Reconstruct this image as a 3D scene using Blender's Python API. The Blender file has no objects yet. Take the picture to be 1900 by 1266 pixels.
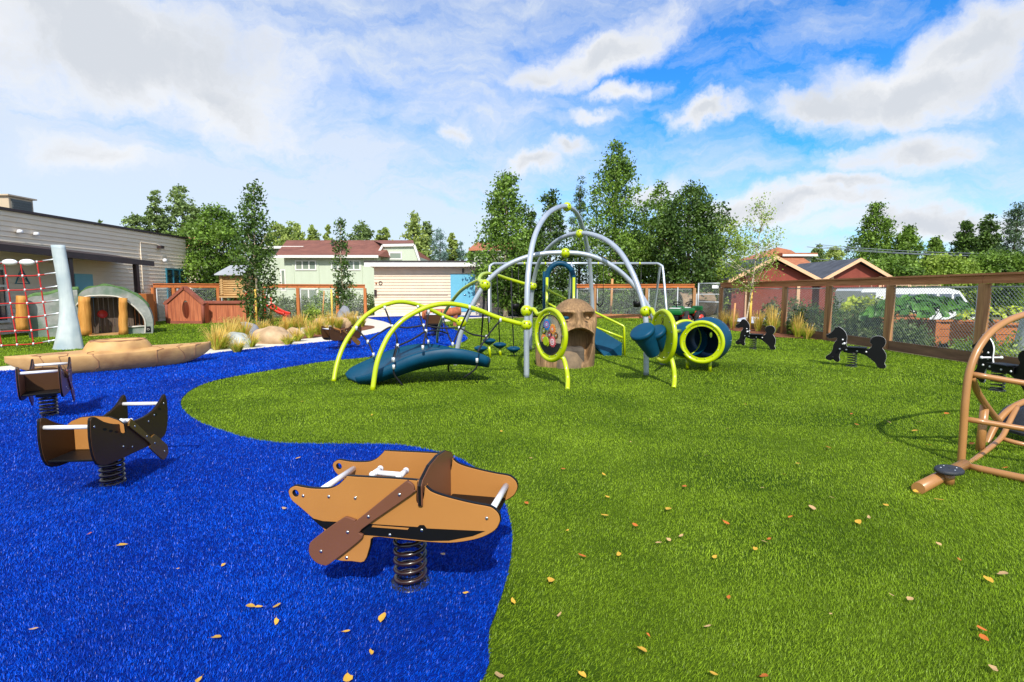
import bpy, bmesh, math, random
import numpy as np
from mathutils import Vector, Matrix
random.seed(7); rng = np.random.default_rng(7)
R = math.radians
SC = bpy.context.scene
COL = SC.collection
PI = math.pi

# ------------------------------------------------------------------ camera, sky, sun
EYE = 1.3; FPX = 950.0
PITCH = math.atan(93/950.0)
cp, sp = math.cos(PITCH), math.sin(PITCH)
cam = bpy.data.objects.new('camera', bpy.data.cameras.new('camera'))
COL.objects.link(cam); cam.location = (0, 0, EYE)
cam.rotation_euler = (PI/2 - PITCH, 0, 0)
cam.data.sensor_width = 36; cam.data.lens = 18.0; cam.data.clip_end = 2000; cam.data.clip_start = .05
SC.camera = cam
SC.view_settings.view_transform = 'Standard'; SC.view_settings.look = 'None'
SC.view_settings.exposure = 0.0; SC.view_settings.gamma = 1.0
SC.cycles.use_denoising = True
SC.cycles.max_bounces = 6; SC.cycles.transparent_max_bounces = 8
try: SC.cycles.denoising_prefilter = 'ACCURATE'
except Exception: pass

def ray(px, py):
    a = (px-950)/FPX; b = (633-py)/FPX
    return (a, cp+b*sp, b*cp-sp)
def G(px, py, z=0.0):
    d = ray(px, py); s = (z-EYE)/d[2]
    return Vector((s*d[0], s*d[1], z))
def V(px, py, Y):
    d = ray(px, py); s = Y/d[1]
    return Vector((s*d[0], Y, EYE+s*d[2]))

SUN_EL = 45.0; SUN_AZ = -4.0      # shadows run towards +Y
sd = Vector((math.sin(R(SUN_AZ))*math.cos(R(SUN_EL)), math.cos(R(SUN_AZ))*math.cos(R(SUN_EL)), -math.sin(R(SUN_EL))))
sun = bpy.data.objects.new('sun', bpy.data.lights.new('sun', 'SUN')); COL.objects.link(sun)
sun.data.energy = 4.9; sun.data.angle = R(.5); sun.data.color = (1, .95, .86)
sun.rotation_euler = sd.to_track_quat('-Z', 'Y').to_euler()

W = bpy.data.worlds.new('World'); SC.world = W; W.use_nodes = True
def build_world():
    nt = W.node_tree; nt.nodes.clear(); N = nt.nodes.new; L = nt.links.new
    out = N('ShaderNodeOutputWorld'); bg = N('ShaderNodeBackground'); L(bg.outputs[0], out.inputs[0])
    bg.inputs[1].default_value = 0.115
    sky = N('ShaderNodeTexSky'); sky.sky_type = 'NISHITA'; sky.sun_disc = False
    sky.sun_elevation = R(SUN_EL); sky.sun_rotation = R(180+SUN_AZ); sky.air_density = 1.0; sky.dust_density = .6; sky.ozone_density = 2.0
    tc = N('ShaderNodeTexCoord'); sep = N('ShaderNodeSeparateXYZ'); L(tc.outputs['Generated'], sep.inputs[0])
    def m(op, a, b=None, c=None, clamp=False):
        n = N('ShaderNodeMath'); n.operation = op; n.use_clamp = clamp
        for i, q in enumerate((a, b, c)):
            if q is None: continue
            if isinstance(q, (int, float)): n.inputs[i].default_value = q
            else: L(q, n.inputs[i])
        return n.outputs[0]
    az = m('ARCTAN2', sep.outputs[0], sep.outputs[1]); el = m('ARCSINE', sep.outputs[2])
    cmb = N('ShaderNodeCombineXYZ'); L(az, cmb.inputs[0]); L(el, cmb.inputs[1])
    # domain warp
    nz = N('ShaderNodeTexNoise'); nz.inputs['Scale'].default_value = 3.2; nz.inputs['Detail'].default_value = 7; nz.inputs['Roughness'].default_value = .62
    L(cmb.outputs[0], nz.inputs['Vector'])
    mp = N('ShaderNodeVectorMath'); mp.operation = 'MULTIPLY_ADD'; L(nz.outputs['Color'], mp.inputs[0])
    mp.inputs[1].default_value = (.30, .20, 0); mp.inputs[2].default_value = (-.15, -.10, 0)
    ad = N('ShaderNodeVectorMath'); ad.operation = 'ADD'; L(cmb.outputs[0], ad.inputs[0]); L(mp.outputs[0], ad.inputs[1])
    def ae(px, py):
        d = Vector(ray(px, py)).normalized(); return math.atan2(d.x, d.y), math.asin(d.z)
    blobs = [(1110,112,165,58,.33,1.0),(1010,150,80,38,.2,.8),(1690,165,330,88,.06,1.15),(1800,80,210,80,.0,1.15),(1500,205,160,42,.0,1.),(1310,222,78,27,0,.9),
             (1660,288,180,42,0,1.0),(1002,300,62,24,0,.85),(1062,275,46,20,0,.8),(1450,385,330,34,0,.95),(1700,410,300,40,0,.9),(1165,183,70,18,0,.6),
             (1110,225,55,14,0,.55),(838,262,30,18,0,.6),(200,90,400,140,.0,1.1),(400,180,170,70,-.4,.85),(190,285,150,34,0,.7),(1200,350,80,30,0,.8),
             (60,20,300,120,0,1.0),(1560,352,120,24,0,.8)]
    best = None
    for (px, py, hw, hh, rot, amp) in blobs:
        a0, e0 = ae(px, py); a1, _ = ae(px+hw, py); _, e1 = ae(px, py-hh)
        w, h = abs(a1-a0), abs(e1-e0)
        v = N('ShaderNodeMapping'); v.vector_type = 'TEXTURE'
        v.inputs['Location'].default_value = (a0, e0, 0); v.inputs['Rotation'].default_value = (0, 0, rot); v.inputs['Scale'].default_value = (w, h, 1)
        L(ad.outputs[0], v.inputs[0])
        ln = N('ShaderNodeVectorMath'); ln.operation = 'LENGTH'; L(v.outputs[0], ln.inputs[0])
        q = m('MULTIPLY', m('SUBTRACT', 1.0, ln.outputs['Value']), amp)
        best = q if best is None else m('SMOOTH_MAX', best, q, .15)
    n2 = N('ShaderNodeTexNoise'); n2.inputs['Scale'].default_value = 6.5; n2.inputs['Detail'].default_value = 10; n2.inputs['Roughness'].default_value = .68
    L(ad.outputs[0], n2.inputs['Vector'])
    dens = m('ADD', best, m('MULTIPLY', m('SUBTRACT', n2.outputs['Fac'], .5), 1.7))
    mr = N('ShaderNodeMapRange'); mr.interpolation_type = 'SMOOTHSTEP'; L(dens, mr.inputs[0]); mr.inputs[1].default_value = -.2; mr.inputs[2].default_value = .62
    # thin high veil: heavier to the left and to the horizon, streaky
    st = N('ShaderNodeMapping'); st.inputs['Rotation'].default_value = (0, 0, -.45); st.inputs['Scale'].default_value = (2.2, 7, 1); L(ad.outputs[0], st.inputs[0])
    n3 = N('ShaderNodeTexNoise'); n3.inputs['Scale'].default_value = 1.6; n3.inputs['Detail'].default_value = 9; n3.inputs['Roughness'].default_value = .66; L(st.outputs[0], n3.inputs['Vector'])
    left = N('ShaderNodeMapRange'); left.interpolation_type = 'SMOOTHSTEP'; L(az, left.inputs[0]); left.inputs[1].default_value = .42; left.inputs[2].default_value = -.30; left.inputs[3].default_value = .0; left.inputs[4].default_value = .62
    low = N('ShaderNodeMapRange'); low.interpolation_type = 'SMOOTHSTEP'; L(el, low.inputs[0]); low.inputs[1].default_value = .34; low.inputs[2].default_value = .02; low.inputs[3].default_value = 0; low.inputs[4].default_value = .72
    back = N('ShaderNodeMapRange'); back.interpolation_type = 'SMOOTHSTEP'; L(m('ABSOLUTE', az), back.inputs[0]); back.inputs[1].default_value = .95; back.inputs[2].default_value = 1.7; back.inputs[4].default_value = .9  # thick veil behind the camera, added out of view to whiten the ambient light
    veil = m('ADD', m('ADD', m('ADD', left.outputs[0], low.outputs[0]), back.outputs[0]), m('MULTIPLY', m('SUBTRACT', n3.outputs['Fac'], .45), 2.6), clamp=True)
    veil = m('MULTIPLY', veil, .86)
    # colours
    hs = N('ShaderNodeHueSaturation'); hs.inputs['Saturation'].default_value = 1.3; hs.inputs['Value'].default_value = 1.15; L(sky.outputs[0], hs.inputs['Color'])
    tint = N('ShaderNodeMix'); tint.data_type = 'RGBA'; tint.blend_type = 'MULTIPLY'; tint.inputs[0].default_value = 1; L(hs.outputs[0], tint.inputs[6]); tint.inputs[7].default_value = (.55, 1.35, 1.85, 1)
    mv = N('ShaderNodeMix'); mv.data_type = 'RGBA'; L(veil, mv.inputs[0]); L(tint.outputs[2], mv.inputs[6]); mv.inputs[7].default_value = (7.0, 7.5, 8.1, 1)
    sh = N('ShaderNodeTexNoise'); sh.inputs['Scale'].default_value = 4.5; sh.inputs['Detail'].default_value = 4; L(ad.outputs[0], sh.inputs['Vector'])
    gr = N('ShaderNodeMapRange'); gr.interpolation_type = 'SMOOTHSTEP'; L(m('ADD', m('MULTIPLY', dens, .75), m('MULTIPLY', sh.outputs['Fac'], .9)), gr.inputs[0]); gr.inputs[1].default_value = .55; gr.inputs[2].default_value = 1.15
    cc = N('ShaderNodeMix'); cc.data_type = 'RGBA'; L(gr.outputs[0], cc.inputs[0]); cc.inputs[6].default_value = (8.3, 8.4, 8.6, 1); cc.inputs[7].default_value = (6.0, 6.35, 6.9, 1)
    mc = N('ShaderNodeMix'); mc.data_type = 'RGBA'; L(mr.outputs[0], mc.inputs[0]); L(mv.outputs[2], mc.inputs[6]); L(cc.outputs[2], mc.inputs[7])
    L(mc.outputs[2], bg.inputs[0])
    W.cycles.sampling_method = 'MANUAL'; W.cycles.sample_map_resolution = 512
build_world()

# ------------------------------------------------------------------ materials
def lin(r, g, b):
    f = lambda c: (c/255/12.92) if c/255 <= .04045 else ((c/255+.055)/1.055)**2.4
    return (f(r), f(g), f(b), 1)
MATS = {}
def mat(name, c1, c2=None, rough=.5, scale=4, stretch=(1,1,1), bump=0.0, bscale=None, metal=0.0, spec=.5, coat=0.0, detail=5, island=0.0, contrast=(.3,.7), trans=0.0, tcol=None, sheen=0, blotch=None):
    if name in MATS: return MATS[name]
    m = bpy.data.materials.new(name); m.use_nodes = True; nt = m.node_tree; N = nt.nodes.new; L = nt.links.new
    b = nt.nodes['Principled BSDF']
    b.inputs['Roughness'].default_value = rough; b.inputs['Metallic'].default_value = metal
    b.inputs['Specular IOR Level'].default_value = spec; b.inputs['Coat Weight'].default_value = coat; b.inputs['Coat Roughness'].default_value = .12
    tc = N('ShaderNodeTexCoord'); mp = N('ShaderNodeMapping'); mp.inputs['Scale'].default_value = stretch; L(tc.outputs['Object'], mp.inputs[0])
    nz = N('ShaderNodeTexNoise'); nz.inputs['Scale'].default_value = scale; nz.inputs['Detail'].default_value = detail; nz.inputs['Roughness'].default_value = .6; L(mp.outputs[0], nz.inputs['Vector'])
    col = None
    if c2 is None: c2 = tuple(min(1, q*1.22) for q in c1[:3])+(1,); c1 = tuple(q*.86 for q in c1[:3])+(1,)
    mr = N('ShaderNodeMapRange'); L(nz.outputs['Fac'], mr.inputs[0]); mr.inputs[1].default_value = contrast[0]; mr.inputs[2].default_value = contrast[1]
    mx = N('ShaderNodeMix'); mx.data_type = 'RGBA'; L(mr.outputs[0], mx.inputs[0]); mx.inputs[6].default_value = c1; mx.inputs[7].default_value = c2
    col = mx.outputs[2]
    if blotch:
        n4 = N('ShaderNodeTexNoise'); n4.inputs['Scale'].default_value = blotch[1]; n4.inputs['Detail'].default_value = 3; L(tc.outputs['Object'], n4.inputs['Vector'])
        r4 = N('ShaderNodeMapRange'); L(n4.outputs['Fac'], r4.inputs[0]); r4.inputs[1].default_value = .45; r4.inputs[2].default_value = .68
        x4 = N('ShaderNodeMix'); x4.data_type = 'RGBA'; L(r4.outputs[0], x4.inputs[0]); L(col, x4.inputs[6]); x4.inputs[7].default_value = blotch[0]; col = x4.outputs[2]
    if island:
        ge = N('ShaderNodeNewGeometry'); ml = N('ShaderNodeMapRange'); L(ge.outputs['Random Per Island'], ml.inputs[0]); ml.inputs[3].default_value = 1-island; ml.inputs[4].default_value = 1+island
        vm = N('ShaderNodeVectorMath'); vm.operation = 'SCALE'; L(col, vm.inputs[0]); L(ml.outputs[0], vm.inputs['Scale']); col = vm.outputs[0]
    L(col, b.inputs['Base Color'])
    if bump:
        n2 = N('ShaderNodeTexNoise'); n2.inputs['Scale'].default_value = bscale or scale*3; n2.inputs['Detail'].default_value = 6; L(mp.outputs[0], n2.inputs['Vector'])
        bp = N('ShaderNodeBump'); bp.inputs['Strength'].default_value = bump; bp.inputs['Distance'].default_value = .02; L(n2.outputs['Fac'], bp.inputs['Height']); L(bp.outputs[0], b.inputs['Normal'])
    if trans:
        tr = N('ShaderNodeBsdfTranslucent'); L(col, tr.inputs[0]); ms = N('ShaderNodeMixShader'); ms.inputs[0].default_value = trans
        L(b.outputs[0], ms.inputs[1]); L(tr.outputs[0], ms.inputs[2]); L(ms.outputs[0], nt.nodes['Material Output'].inputs[0])
    MATS[name] = m; return m
def M_(n): return MATS[n]
mat('grass_blade', lin(104,134,16), lin(150,180,42), rough=.4, scale=1.3, island=.5, trans=.2, spec=.2, contrast=(.3,.7))
mat('blue_blade', lin(0,52,164), lin(0,90,222), rough=.34, scale=1.2, island=.6, trans=.08, spec=.2)
mat('lawn_base', lin(62,84,14), lin(84,106,24), rough=.9, spec=.1, scale=3, bump=.6, bscale=120, blotch=(lin(40,66,10), .9))
mat('blue_base', lin(0,28,110), lin(0,46,160), spec=.1, rough=.85, scale=40, bump=.7, bscale=160)
mat('concrete', lin(205,196,180), lin(228,220,206), rough=.9, scale=6, bump=.15, bscale=60)
mat('mulch', lin(86,46,28), lin(150,92,58), rough=.95, scale=30, bump=1, bscale=70)
mat('earth', lin(84,92,48), lin(130,122,84), rough=.95, scale=.6, bump=.5, bscale=8)
mat('gravel', lin(120,116,108), lin(170,165,155), rough=.95, scale=30, bump=.7, bscale=70)
mat('tan_plastic', lin(172,118,62), lin(182,126,68), rough=.42, scale=2, bump=.03, bscale=300, spec=.25)
mat('brown_plastic', lin(112,72,54), lin(120,78,60), rough=.4, scale=2, bump=.05, bscale=300, spec=.4)
mat('dark_brown_plastic', lin(72,48,30), lin(80,54,34), rough=.4, scale=2, bump=.05, bscale=300, spec=.25)
mat('olive_plastic', lin(112,80,34), lin(120,86,38), rough=.36, scale=2, bump=.05, bscale=300)
mat('maroon_plastic', lin(120,62,60), lin(134,72,68), rough=.4, scale=2)
mat('black_plastic', (.004,.004,.005,1), (.006,.006,.007,1), rough=.45, scale=3, spec=.25)
mat('white_plastic', lin(228,228,232), lin(240,240,242), rough=.35, scale=3)
mat('white_edge', lin(225,225,225), lin(240,240,240), rough=.5, scale=3)
mat('spring_metal', lin(34,17,13), lin(52,26,19), rough=.32, scale=8, spec=.7, coat=.5)
mat('black_metal', (.01,.01,.011,1), (.016,.016,.018,1), rough=.35, scale=8)
mat('chrome', (.6,.6,.62,1), (.7,.7,.72,1), rough=.15, metal=1)
mat('silver', lin(168,178,192), lin(190,198,210), rough=.36, metal=.35, scale=3, spec=.6, coat=.25)
mat('galvanised', lin(170,175,180), lin(196,200,204), rough=.5, metal=.25, scale=6)
mat('lime', lin(176,194,4), lin(188,206,10), rough=.3, scale=2, coat=.4, spec=.5)
mat('lime_panel', lin(160,184,8), lin(172,194,14), rough=.4, scale=2)
mat('teal', lin(4,60,88), lin(8,74,104), rough=.45, scale=4, bump=.04, bscale=200, spec=.22)
mat('rope_black', lin(18,20,26), lin(34,36,44), rough=.8, scale=90, stretch=(1,1,3))
mat('rope_red', lin(170,26,30), lin(205,44,40), rough=.75, scale=80)
mat('fitting', lin(200,204,210), lin(225,228,232), rough=.35, metal=.3)
mat('head_wood', lin(100,76,52), lin(192,152,106), rough=.75, scale=3.2, stretch=(9,9,.6), bump=.5, bscale=8, blotch=(lin(120,94,66), 2.2), contrast=(.3,.7))
mat('stump_rock', lin(92,80,66), lin(140,118,92), rough=.85, scale=5, bump=.6, bscale=14)
mat('step_dark', lin(66,58,52), lin(96,86,76), rough=.85, scale=6, bump=.6, bscale=14)
mat('kayak_skin', lin(190,146,88), lin(222,178,116), rough=.6, scale=2.2, bump=.12, bscale=30, blotch=(lin(170,126,80), 2.5))
mat('crack', lin(150,104,76), lin(168,122,90), rough=.8)
mat('net_post_skin', lin(176,188,190), lin(210,218,218), rough=.65, scale=2, stretch=(3,3,.5), bump=.25, bscale=9, blotch=(lin(150,168,178), 1.5))
mat('hut_skin', lin(130,134,130), lin(166,168,162), rough=.8, scale=5, bump=.5, bscale=16, blotch=(lin(100,122,104), 2))
mat('hut_moss', lin(70,104,56), lin(104,136,80), rough=.95, scale=9, bump=.8, bscale=25)
mat('hut_log', lin(186,122,44), lin(218,158,76), rough=.7, scale=3, stretch=(6,6,.6), bump=.5, bscale=10)
mat('hut_plank', lin(60,50,44), lin(118,100,84), rough=.85, scale=3, stretch=(9,9,.5), bump=.5, bscale=10)
mat('stone_trim', lin(190,184,172), lin(214,208,196), rough=.8, scale=9)
mat('cedar', lin(168,94,46), lin(204,126,70), rough=.75, scale=2, stretch=(9,9,.6), bump=.3, bscale=12)
mat('cedar_rail', lin(176,92,40), lin(208,124,66), rough=.75, scale=2, stretch=(.7,9,9), bump=.3, bscale=12)
mat('brown_rail', lin(156,96,60), lin(198,136,92), rough=.75, scale=2, stretch=(9,.7,9), bump=.3, bscale=12)
mat('brown_post', lin(142,98,62), lin(190,142,96), rough=.75, scale=2, stretch=(9,9,.7), bump=.3, bscale=12)
mat('kick_board', lin(96,70,50), lin(140,106,78), rough=.85, scale=2, stretch=(6,.7,6), bump=.3, bscale=12)
mat('playhouse_wood', lin(156,80,50), lin(206,124,84), rough=.75, scale=2.5, stretch=(8,8,.5), bump=.4, bscale=12)
mat('playhouse_trim', lin(132,70,54), lin(160,92,72), rough=.75, scale=3, bump=.3)
mat('log_wood', lin(178,138,84), lin(214,176,120), rough=.75, scale=4, stretch=(1,7,7), bump=.3)
mat('grey_roof', lin(140,144,152), lin(168,172,178), rough=.6, scale=2)
mat('siding_grey', lin(230,212,188), lin(236,220,198), rough=.7, scale=2)
mat('siding_cream', lin(224,202,176), lin(232,212,188), rough=.7, scale=2)
mat('green_wall', lin(194,204,182), lin(202,212,192), rough=.8, scale=1.2, stretch=(3,3,.3))
mat('trim_white', lin(228,226,220), lin(240,238,232), rough=.6)
mat('trim_cream', lin(226,180,140), lin(238,196,156), rough=.7)
mat('roof_brown', lin(110,68,58), lin(138,88,74), rough=.9, scale=1.2, stretch=(1,1,1), bump=.4, bscale=25)
mat('roof_tile', lin(150,92,62), lin(180,116,84), rough=.9, scale=3, bump=.3)
mat('roof_slate', lin(62,66,74), lin(90,94,104), rough=.85, scale=2, bump=.4, bscale=25)
mat('roof_dark', lin(48,42,44), lin(66,58,58), rough=.6)
mat('red_wall', lin(124,54,42), lin(146,70,54), rough=.75, scale=2)
mat('dark_brown_metal', lin(50,36,38), lin(62,46,46), rough=.5)
mat('blue_door', lin(104,178,206), lin(116,190,216), rough=.45, scale=1.5)
mat('teal_frame', lin(50,120,140), lin(62,134,152), rough=.5)
mat('glass_dark', lin(30,38,44), lin(56,66,74), rough=.08, spec=.9)
mat('glass_light', lin(112,128,120), lin(150,160,140), rough=.1, spec=.9, scale=.8)
mat('soffit', lin(150,134,118), lin(166,150,134), rough=.8)
mat('hvac_paint', lin(196,176,150), lin(206,186,160), rough=.6)
mat('hvac_grille', lin(84,88,86), lin(110,114,112), rough=.6, scale=30)
mat('cabinet', lin(150,84,34), lin(172,100,46), rough=.6)
mat('yellow_stake', lin(222,180,70), lin(236,196,92), rough=.6, scale=4)
mat('wood_stake', lin(190,136,84), lin(210,156,100), rough=.7, scale=6)
mat('bark_dark', lin(70,56,44), lin(110,92,74), rough=.9, scale=6, stretch=(2,2,.5), bump=.5)
mat('bark_birch', lin(170,150,124), lin(220,204,180), rough=.85, scale=5, stretch=(1,1,4), bump=.3, contrast=(.4,.6))
mat('leaf_dark', lin(52,80,24), lin(92,122,44), rough=.55, scale=.9, island=.45, trans=.2, contrast=(.38,.62))
mat('leaf_mid', lin(76,108,32), lin(128,160,60), rough=.5, scale=.8, island=.42, trans=.25, contrast=(.38,.62))
mat('leaf_light', lin(112,142,44), lin(168,190,80), rough=.5, scale=.7, island=.38, trans=.3, contrast=(.38,.62))
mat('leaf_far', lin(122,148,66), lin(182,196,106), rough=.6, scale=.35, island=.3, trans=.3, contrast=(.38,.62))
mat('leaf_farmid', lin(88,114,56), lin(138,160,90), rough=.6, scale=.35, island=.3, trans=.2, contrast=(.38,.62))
mat('leaf_spruce', lin(44,70,40), lin(82,108,66), rough=.6, scale=.8, island=.4, trans=.05)
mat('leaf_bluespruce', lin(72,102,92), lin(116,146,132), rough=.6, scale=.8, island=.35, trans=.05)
mat('leaf_squash', lin(44,92,26), lin(92,146,48), rough=.45, scale=2, island=.4, trans=.2)
mat('leaf_yellowgreen', lin(150,176,40), lin(200,212,70), rough=.5, scale=3, island=.35, trans=.25)
mat('leaf_shrub', lin(72,98,44), lin(120,140,74), rough=.55, scale=3, island=.45, trans=.2)
mat('straw', lin(224,190,88), lin(244,218,130), rough=.7, scale=6, island=.25, trans=.45)
mat('straw_green', lin(150,176,44), lin(200,206,74), rough=.7, scale=6, island=.3, trans=.45)
mat('boulder_tan', lin(164,134,100), lin(204,176,140), rough=.85, scale=4, bump=.4, bscale=10)
mat('boulder_grey', lin(150,156,150), lin(190,194,188), rough=.85, scale=4, bump=.4, bscale=10)
mat('pad_black', lin(36,40,48), lin(50,54,62), rough=.6, scale=20, bump=.2, bscale=150)
mat('tan_tube', lin(166,116,66), lin(180,128,76), rough=.36, scale=3, coat=.3, bump=.03)
mat('van_white', lin(225,228,232), lin(236,238,240), rough=.25, coat=.6)
mat('van_glass', lin(70,84,104), lin(100,112,130), rough=.08, spec=1)
mat('tyre', (.015,.015,.015,1), (.03,.03,.03,1), rough=.85)
mat('planter_wood', lin(172,98,48), lin(198,124,70), rough=.7, scale=2, stretch=(.5,5,5), bump=.15)
mat('toy_green', lin(10,92,40), lin(16,110,50), rough=.35, coat=.4)
mat('toy_red', lin(206,52,34), lin(222,66,44), rough=.35, coat=.4)
mat('tarp', lin(190,196,216), lin(224,228,240), rough=.6, scale=3)
mat('slate_stone', lin(120,124,136), lin(150,152,160), rough=.8, scale=6, bump=.4)
mat('culvert', lin(126,104,80), lin(164,140,110), rough=.9, scale=4, bump=.5)
mat('pole_wood', lin(150,128,96), lin(184,160,124), rough=.8, scale=3, stretch=(4,4,.5))
mat('wire_grey', lin(120,128,140), lin(140,148,160), rough=.6)
mat('gear_blue', lin(30,110,190), lin(44,128,206), rough=.4)
mat('gear_orange', lin(220,140,40), lin(230,156,60), rough=.4)
mat('gear_pink', lin(205,90,100), lin(220,110,116), rough=.4)
mat('gear_black', lin(20,22,24), lin(40,42,44), rough=.4)
mat('swing_red', lin(190,40,40), lin(205,54,50), rough=.4)
def glass_clear():
    m = bpy.data.materials.new('clear_panel'); m.use_nodes = True; nt = m.node_tree; b = nt.nodes['Principled BSDF']
    b.inputs['Base Color'].default_value = (.5,.55,.5,1); b.inputs['Roughness'].default_value = .08
    t = nt.nodes.new('ShaderNodeBsdfTransparent'); t.inputs[0].default_value = (.85,.88,.85,1); x = nt.nodes.new('ShaderNodeMixShader'); x.inputs[0].default_value = .22
    nt.links.new(t.outputs[0], x.inputs[1]); nt.links.new(b.outputs[0], x.inputs[2]); nt.links.new(x.outputs[0], nt.nodes['Material Output'].inputs[0]); MATS['clear_panel'] = m
glass_clear()
def leafmat(name, c1, c2):
    return mat(name, c1, c2, rough=.6, scale=20, trans=.25)
leafmat('fallen_yellow', lin(226,170,48), lin(240,192,80)); leafmat('fallen_orange', lin(206,104,36), lin(222,128,52)); leafmat('fallen_tan', lin(214,168,112), lin(232,192,140))

# ------------------------------------------------------------------ object helpers
def tag(o, label=None, cat=None, group=None, kind=None):
    if label: o['label'] = label
    if cat: o['category'] = cat
    if group: o['group'] = group
    if kind: o['kind'] = kind
    return o
def thing(name, loc, label, cat, group=None, rz=0):
    o = bpy.data.objects.new(name, None); COL.objects.link(o); o.empty_display_size = .1
    o.location = loc; o.rotation_euler = (0, 0, rz)
    o['_base'] = tuple(loc); return tag(o, label, cat, group)
BASE = {}
def link(name, me, m, parent=None, off=None):
    o = bpy.data.objects.new(name, me); COL.objects.link(o)
    if m: me.materials.append(MATS[m] if isinstance(m, str) else m)
    if parent is not None: o.parent = parent
    return o
def base_of(p):
    while p is not None:
        if p.type == 'EMPTY': return p
        p = p.parent
    return None
class MB:
    def __init__(s): s.v = []; s.f = []; s.sm = []
    def add(s, vs, fs, smooth=False):
        n = len(s.v); s.v += [tuple(q) for q in vs]; s.f += [tuple(n+i for i in f) for f in fs]; s.sm += [smooth]*len(fs); return s
    def box(s, x0, x1, y0, y1, z0, z1, rot=0, c=None, bev=0):
        if x0 > x1: x0, x1 = x1, x0
        if y0 > y1: y0, y1 = y1, y0
        if z0 > z1: z0, z1 = z1, z0
        vs = [Vector((x, y, z)) for z in (z0, z1) for y in (y0, y1) for x in (x0, x1)]
        if bev:
            b = min(bev, (x1-x0)*.45, (y1-y0)*.45, (z1-z0)*.45)
            bm = bmesh.new(); bv = [bm.verts.new(q) for q in vs]
            for f in ((0,2,3,1),(4,5,7,6),(0,1,5,4),(2,6,7,3),(0,4,6,2),(1,3,7,5)): bm.faces.new([bv[i] for i in f])
            bmesh.ops.bevel(bm, geom=bm.edges[:], offset=b, segments=2, affect='EDGES', profile=.6)
            bm.verts.index_update(); vs = [v.co.copy() for v in bm.verts]; fs = [[v.index for v in f.verts] for f in bm.faces]; bm.free()
        else: fs = [(0,2,3,1),(4,5,7,6),(0,1,5,4),(2,6,7,3),(0,4,6,2),(1,3,7,5)]
        if rot:
            cc = Vector(c) if c else Vector(((x0+x1)/2, (y0+y1)/2, (z0+z1)/2)); m = Matrix.Rotation(rot, 3, 'Z')
            vs = [m @ (q-cc)+cc for q in vs]
        return s.add(vs, fs)
    def bar(s, a, b, w, h, up=(0,0,1)):
        a, b = Vector(a), Vector(b); d = (b-a).normalized(); u = Vector(up)
        x = d.cross(u); 
        if x.length < 1e-4: x = d.cross(Vector((0,1,0)))
        x.normalize(); z = x.cross(d).normalized()
        vs = [p + x*sx*w/2 + z*sz*h/2 for p in (a, b) for sz in (-1, 1) for sx in (-1, 1)]
        return s.add(vs, [(0,1,3,2),(4,6,7,5),(0,4,5,1),(2,3,7,6),(0,2,6,4),(1,5,7,3)])
    def tube(s, pts, r, n=12, closed=False, caps=True, smooth=True):
        pts = [Vector(p) for p in pts]; k = len(pts)
        rs = r if isinstance(r, (list, tuple)) else [r]*k
        tn = []
        for i in range(k):
            if closed: d = pts[(i+1) % k]-pts[i-1]
            else: d = pts[min(i+1, k-1)]-pts[max(i-1, 0)]
            tn.append(d.normalized() if d.length > 1e-9 else Vector((0,0,1)))
        a = Vector((0,0,1)) if abs(tn[0].z) < .9 else Vector((1,0,0))
        u = (a - tn[0]*a.dot(tn[0])).normalized(); vs = []
        for i in range(k):
            u = (u - tn[i]*u.dot(tn[i])).normalized(); w = tn[i].cross(u)
            for j in range(n):
                q = 2*PI*j/n; vs.append(pts[i]+(u*math.cos(q)+w*math.sin(q))*rs[i])
        fs = []
        for i in range(k if closed else k-1):
            i2 = (i+1) % k
            for j in range(n): fs.append((i*n+j, i*n+(j+1) % n, i2*n+(j+1) % n, i2*n+j))
        s.add(vs, fs, smooth)
        if caps and not closed:
            n0 = len(s.v)-len(vs)
            s.f += [tuple(n0+j for j in reversed(range(n))), tuple(n0+(k-1)*n+j for j in range(n))]; s.sm += [False, False]
        return s
    def sphere(s, c, r, n=16, sc=(1,1,1)):
        c = Vector(c); vs = []; fs = []; m = n//2
        for i in range(m+1):
            t = PI*i/m
            for j in range(n):
                q = 2*PI*j/n; vs.append(c+Vector((r*sc[0]*math.sin(t)*math.cos(q), r*sc[1]*math.sin(t)*math.sin(q), r*sc[2]*math.cos(t))))
        for i in range(m):
            for j in range(n): fs.append((i*n+j, (i+1)*n+j, (i+1)*n+(j+1) % n, i*n+(j+1) % n))
        return s.add(vs, fs, True)
    def lathe(s, prof, c=(0,0,0), axis=(0,0,1), n=24, smooth=True):
        c = Vector(c); ax = Vector(axis).normalized(); q0 = Vector((0,0,1)).rotation_difference(ax); vs = []; fs = []
        for r, z in prof:
            for j in range(n):
                q = 2*PI*j/n; vs.append(c + q0 @ Vector((r*math.cos(q), r*math.sin(q), z)))
        for i in range(len(prof)-1):
            for j in range(n): fs.append((i*n+j, i*n+(j+1) % n, (i+1)*n+(j+1) % n, (i+1)*n+j))
        return s.add(vs, fs, smooth)
    def poly(s, pts, smooth=False): return s.add(pts, [tuple(range(len(pts)))], smooth)
    def prism(s, pts, d):
        d = Vector(d); n = len(pts); a = [Vector(p) for p in pts]
        return s.add(a+[p+d for p in a], [tuple(range(n)), tuple(n+i for i in reversed(range(n)))]+[(i, i+n, (i+1) % n+n, (i+1) % n) for i in range(n)])
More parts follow.
